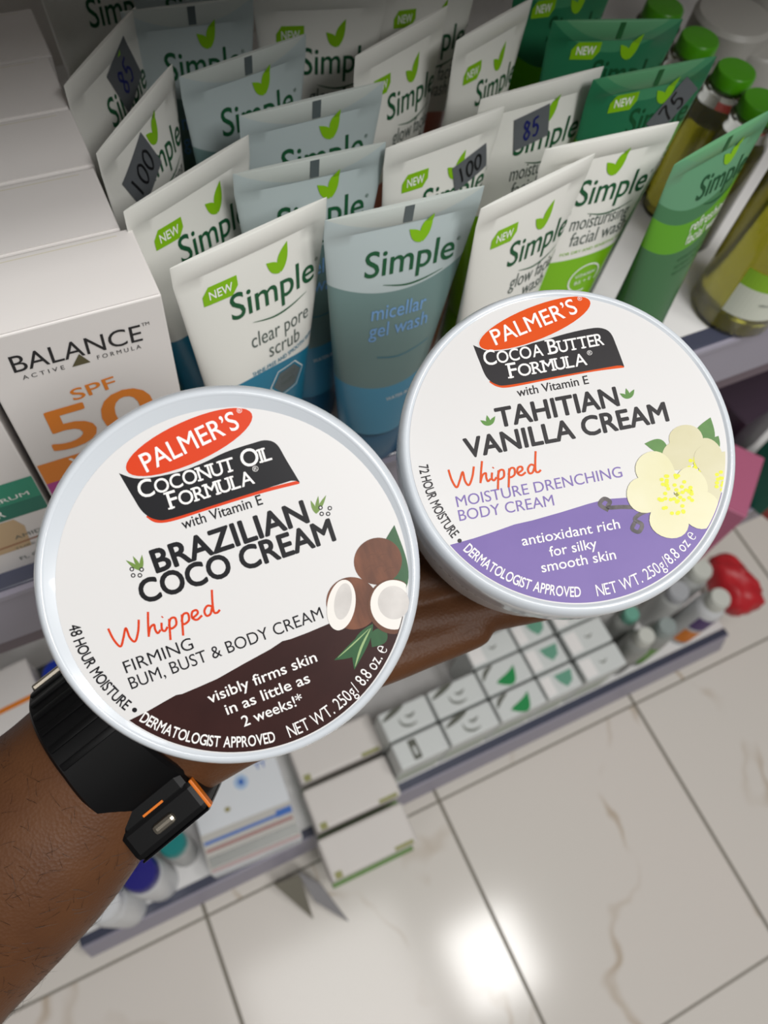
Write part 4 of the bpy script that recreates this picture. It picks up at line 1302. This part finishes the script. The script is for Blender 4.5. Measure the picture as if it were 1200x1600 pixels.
lidded('lotion_bottle', 268, 1316, .240, .0185, mat('teal_bottle_cap', (10, 128, 126), .35), BG_, 'slim bottle with a teal cap below the watch', .0175)
lidded('lotion_bottle', 158, 1410, .265, .0260, BW_, BW_, 'white capped bottle at the left end of the lowest shelf, against the forearm', .0225)
# right end
WC_ = mat('white_cap', (206, 208, 200), .4)
GT_ = mat('grey_clear_tub', (150, 152, 148), .3)
PURP = mat('purple_label', (78, 50, 112), .5)
GRASS = mat('grass_green_label', (96, 150, 52), .4)
lidded('lotion_bottle', 1011, 992, .235, .0205, WC_, GT_, 'grey bottle with a white round cap nearest the white boxes', .0140)
lidded('lotion_bottle', 1044, 977, .235, .0205, mat('pale_grey_cap', (150, 160, 158), .4), GT_, 'grey bottle with pale grey cap and green label, second from the white boxes', .0150, bands=((.12, .62, GRASS),))
lidded('lotion_bottle', 988, 958, .215, .0200, mat('mint_cap', (112, 170, 150), .4), GT_, 'bottle with a mint cap showing under the vanilla jar', .0130)
lidded('lotion_bottle', 1127, 933, .250, .0240, WC_, BW_, 'white bottle with orange and purple label in front of the red pouch', .0170, bands=((.10, .40, ORANGE), (.46, .72, PURP)))
lidded('lotion_bottle', 1098, 888, .240, .0235, WC_, BG_, 'white bottle at the vanilla jar rim, left of the red pouch', .0180)
lidded('lotion_bottle', 1062, 922, .215, .0220, mat('grey_lid', (172, 174, 178), .4), BG_, 'pale grey bottle behind the orange label bottle', .0180)
# red pouch at the shelf end
q = at_z(1153, 905, .150)
bm = bmesh.new(); bmesh.ops.create_uvsphere(bm, u_segments=32, v_segments=20, radius=1)
for v in bm.verts:
    x, y, z = v.co
    k = 1 + .07 * math.sin(5 * x + 3 * y) * math.sin(4 * y + 2) + .05 * math.sin(9 * y + 7 * x) + .04 * math.sin(13 * x - 6 * z)
    x, y, z = x * k, y * k, z * k
    v.co = Vector((math.copysign(abs(x) ** .7, x) * .033 * (1 - .25 * y), math.copysign(abs(y) ** .8, y) * .056, (math.copysign(abs(z) ** .8, z) * .5 + .5) * .072))
p = MB(); p.bm(bm, add_noise(mat('pouch_red', (196, 40, 48), .4), 40, .5, (160, 28, 36), bump=.3), None, True); o = p.build('refill_pouch')
o.location = (q.x, q.y, .0905)
tag(o, 'crumpled red pouch at the right end of the lowest shelf', 'pouch')

# bent price flaps hanging from the lowest shelf
FLAP = mat('clear_flap', (150, 148, 150), .25)
FLAPD = mat('grey_flap', (120, 116, 104), .4)
def flap(pts, m, label):
    P3 = [at_z(u, v, z) for u, v, z in pts]
    c = sum(P3, Vector()) / len(P3)
    r = empty('price_flap', c)
    n_ = (P3[1] - P3[0]).cross(P3[2] - P3[0]).normalized() * .0008
    k = len(P3)
    p = MB()
    p.add([q - c + n_ for q in P3] + [q - c - n_ for q in P3], [list(range(k)), list(range(2 * k - 1, k - 1, -1))] + [[i, (i + 1) % k, (i + 1) % k + k, i + k][::-1] for i in range(k)], m)
    p.build('flap_sheet', r)
    tag(r, label, 'price holder', 'bent price flaps')
flap([(466, 1362, .052), (500, 1380, .050), (545, 1440, .030), (492, 1408, .034)], FLAP, 'pale bent plastic price flap pointing down beside the front carton')
flap([(428, 1382, .050), (468, 1366, .052), (490, 1436, .012)], FLAPD, 'dark grey bent price flap hanging left of the pale flap')

# =================================================================== MIDDLE SHELF
def mid_box(u, v, zt, w, d, rz, m, name, label, band=None):
    q = at_z(u, v, zt); h = zt - .525
    r = empty(name, (q.x, q.y, .525), R(rz))
    p = MB(); p.box((-w / 2, -d / 2, 0), (w / 2, d / 2, h), m, bev=.0015)
    if band:
        A = Art(); A.poly([(-w / 2 + .001, h * .55), (w / 2 - .001, h * .55), (w / 2 - .001, h * .62), (-w / 2 + .001, h * .62)], band, 1)
        A.emit(p, lambda x, z, l: Vector((x, -d / 2 - l, z)), eps=.0001)
        A = Art(); A.poly([(-w / 2 + .001, -d * .12), (w / 2 - .001, -d * .12), (w / 2 - .001, -d * .05), (-w / 2 + .001, -d * .05)], band, 1)
        A.emit(p, lambda x, y, l: Vector((x, y, h + .0007 + l)), eps=.0001)
    p.build('carton_body', r)
    p = MB(); p.box((-w / 2 + .002, -d / 2 + .002, h - .0003), (w / 2 - .002, d / 2 - .003, h + .0006), m); p.build('top_flap', r)
    tag(r, label, 'box', 'boxes on the middle shelf')
mid_box(1140, 742, .640, .085, .060, 38, mat('pink_card', (176, 96, 126), .5), 'pink_carton', 'pink carton turned corner outwards on the middle shelf beside the vanilla jar')
mid_box(1192, 598, .660, .120, .060, 10, mat('black_plum_card', (58, 44, 58), .45), 'dark_carton', 'black plum carton behind the pink carton')
mid_box(1258, 690, .635, .048, .056, 12, mat('bottle_green_card', (12, 92, 74), .5), 'green_carton', 'bottle green carton at the right edge beside the pink carton')
mid_box(1030, 640, .660, .150, .060, 0, mat('maroon_card', (84, 46, 60), .5), 'maroon_filler_carton', 'added maroon carton darkening the board behind the vanilla jar rim, under the tube shelf')  # added carton, put in to darken the bright middle board
mid_box(1215, 778, .550, .030, .030, 20, mat('brick_red_card', (150, 52, 44), .5), 'red_carton', 'low brick red carton below the green carton')
mid_box(-30, 1118, .640, .095, .060, 6, CARD, 'white_carton', 'white carton with an orange line at the left edge above the forearm', ORANGE)
mid_box(75, 1075, .600, .045, .045, 6, mat('slate_gap_shade', (66, 72, 80), .5), 'dark_gap_block', 'dark slate block painting the shaded gap behind the watch strap')  # block whose dark colour stands in for shade in the gap
lidded('blue_capped_bottle', 92, 1052, .630, .016, mat('royal_blue_cap', (20, 50, 160), .35), BW_, 'bottle with royal blue cap peeping above the watch strap', .0150, h0=.525)
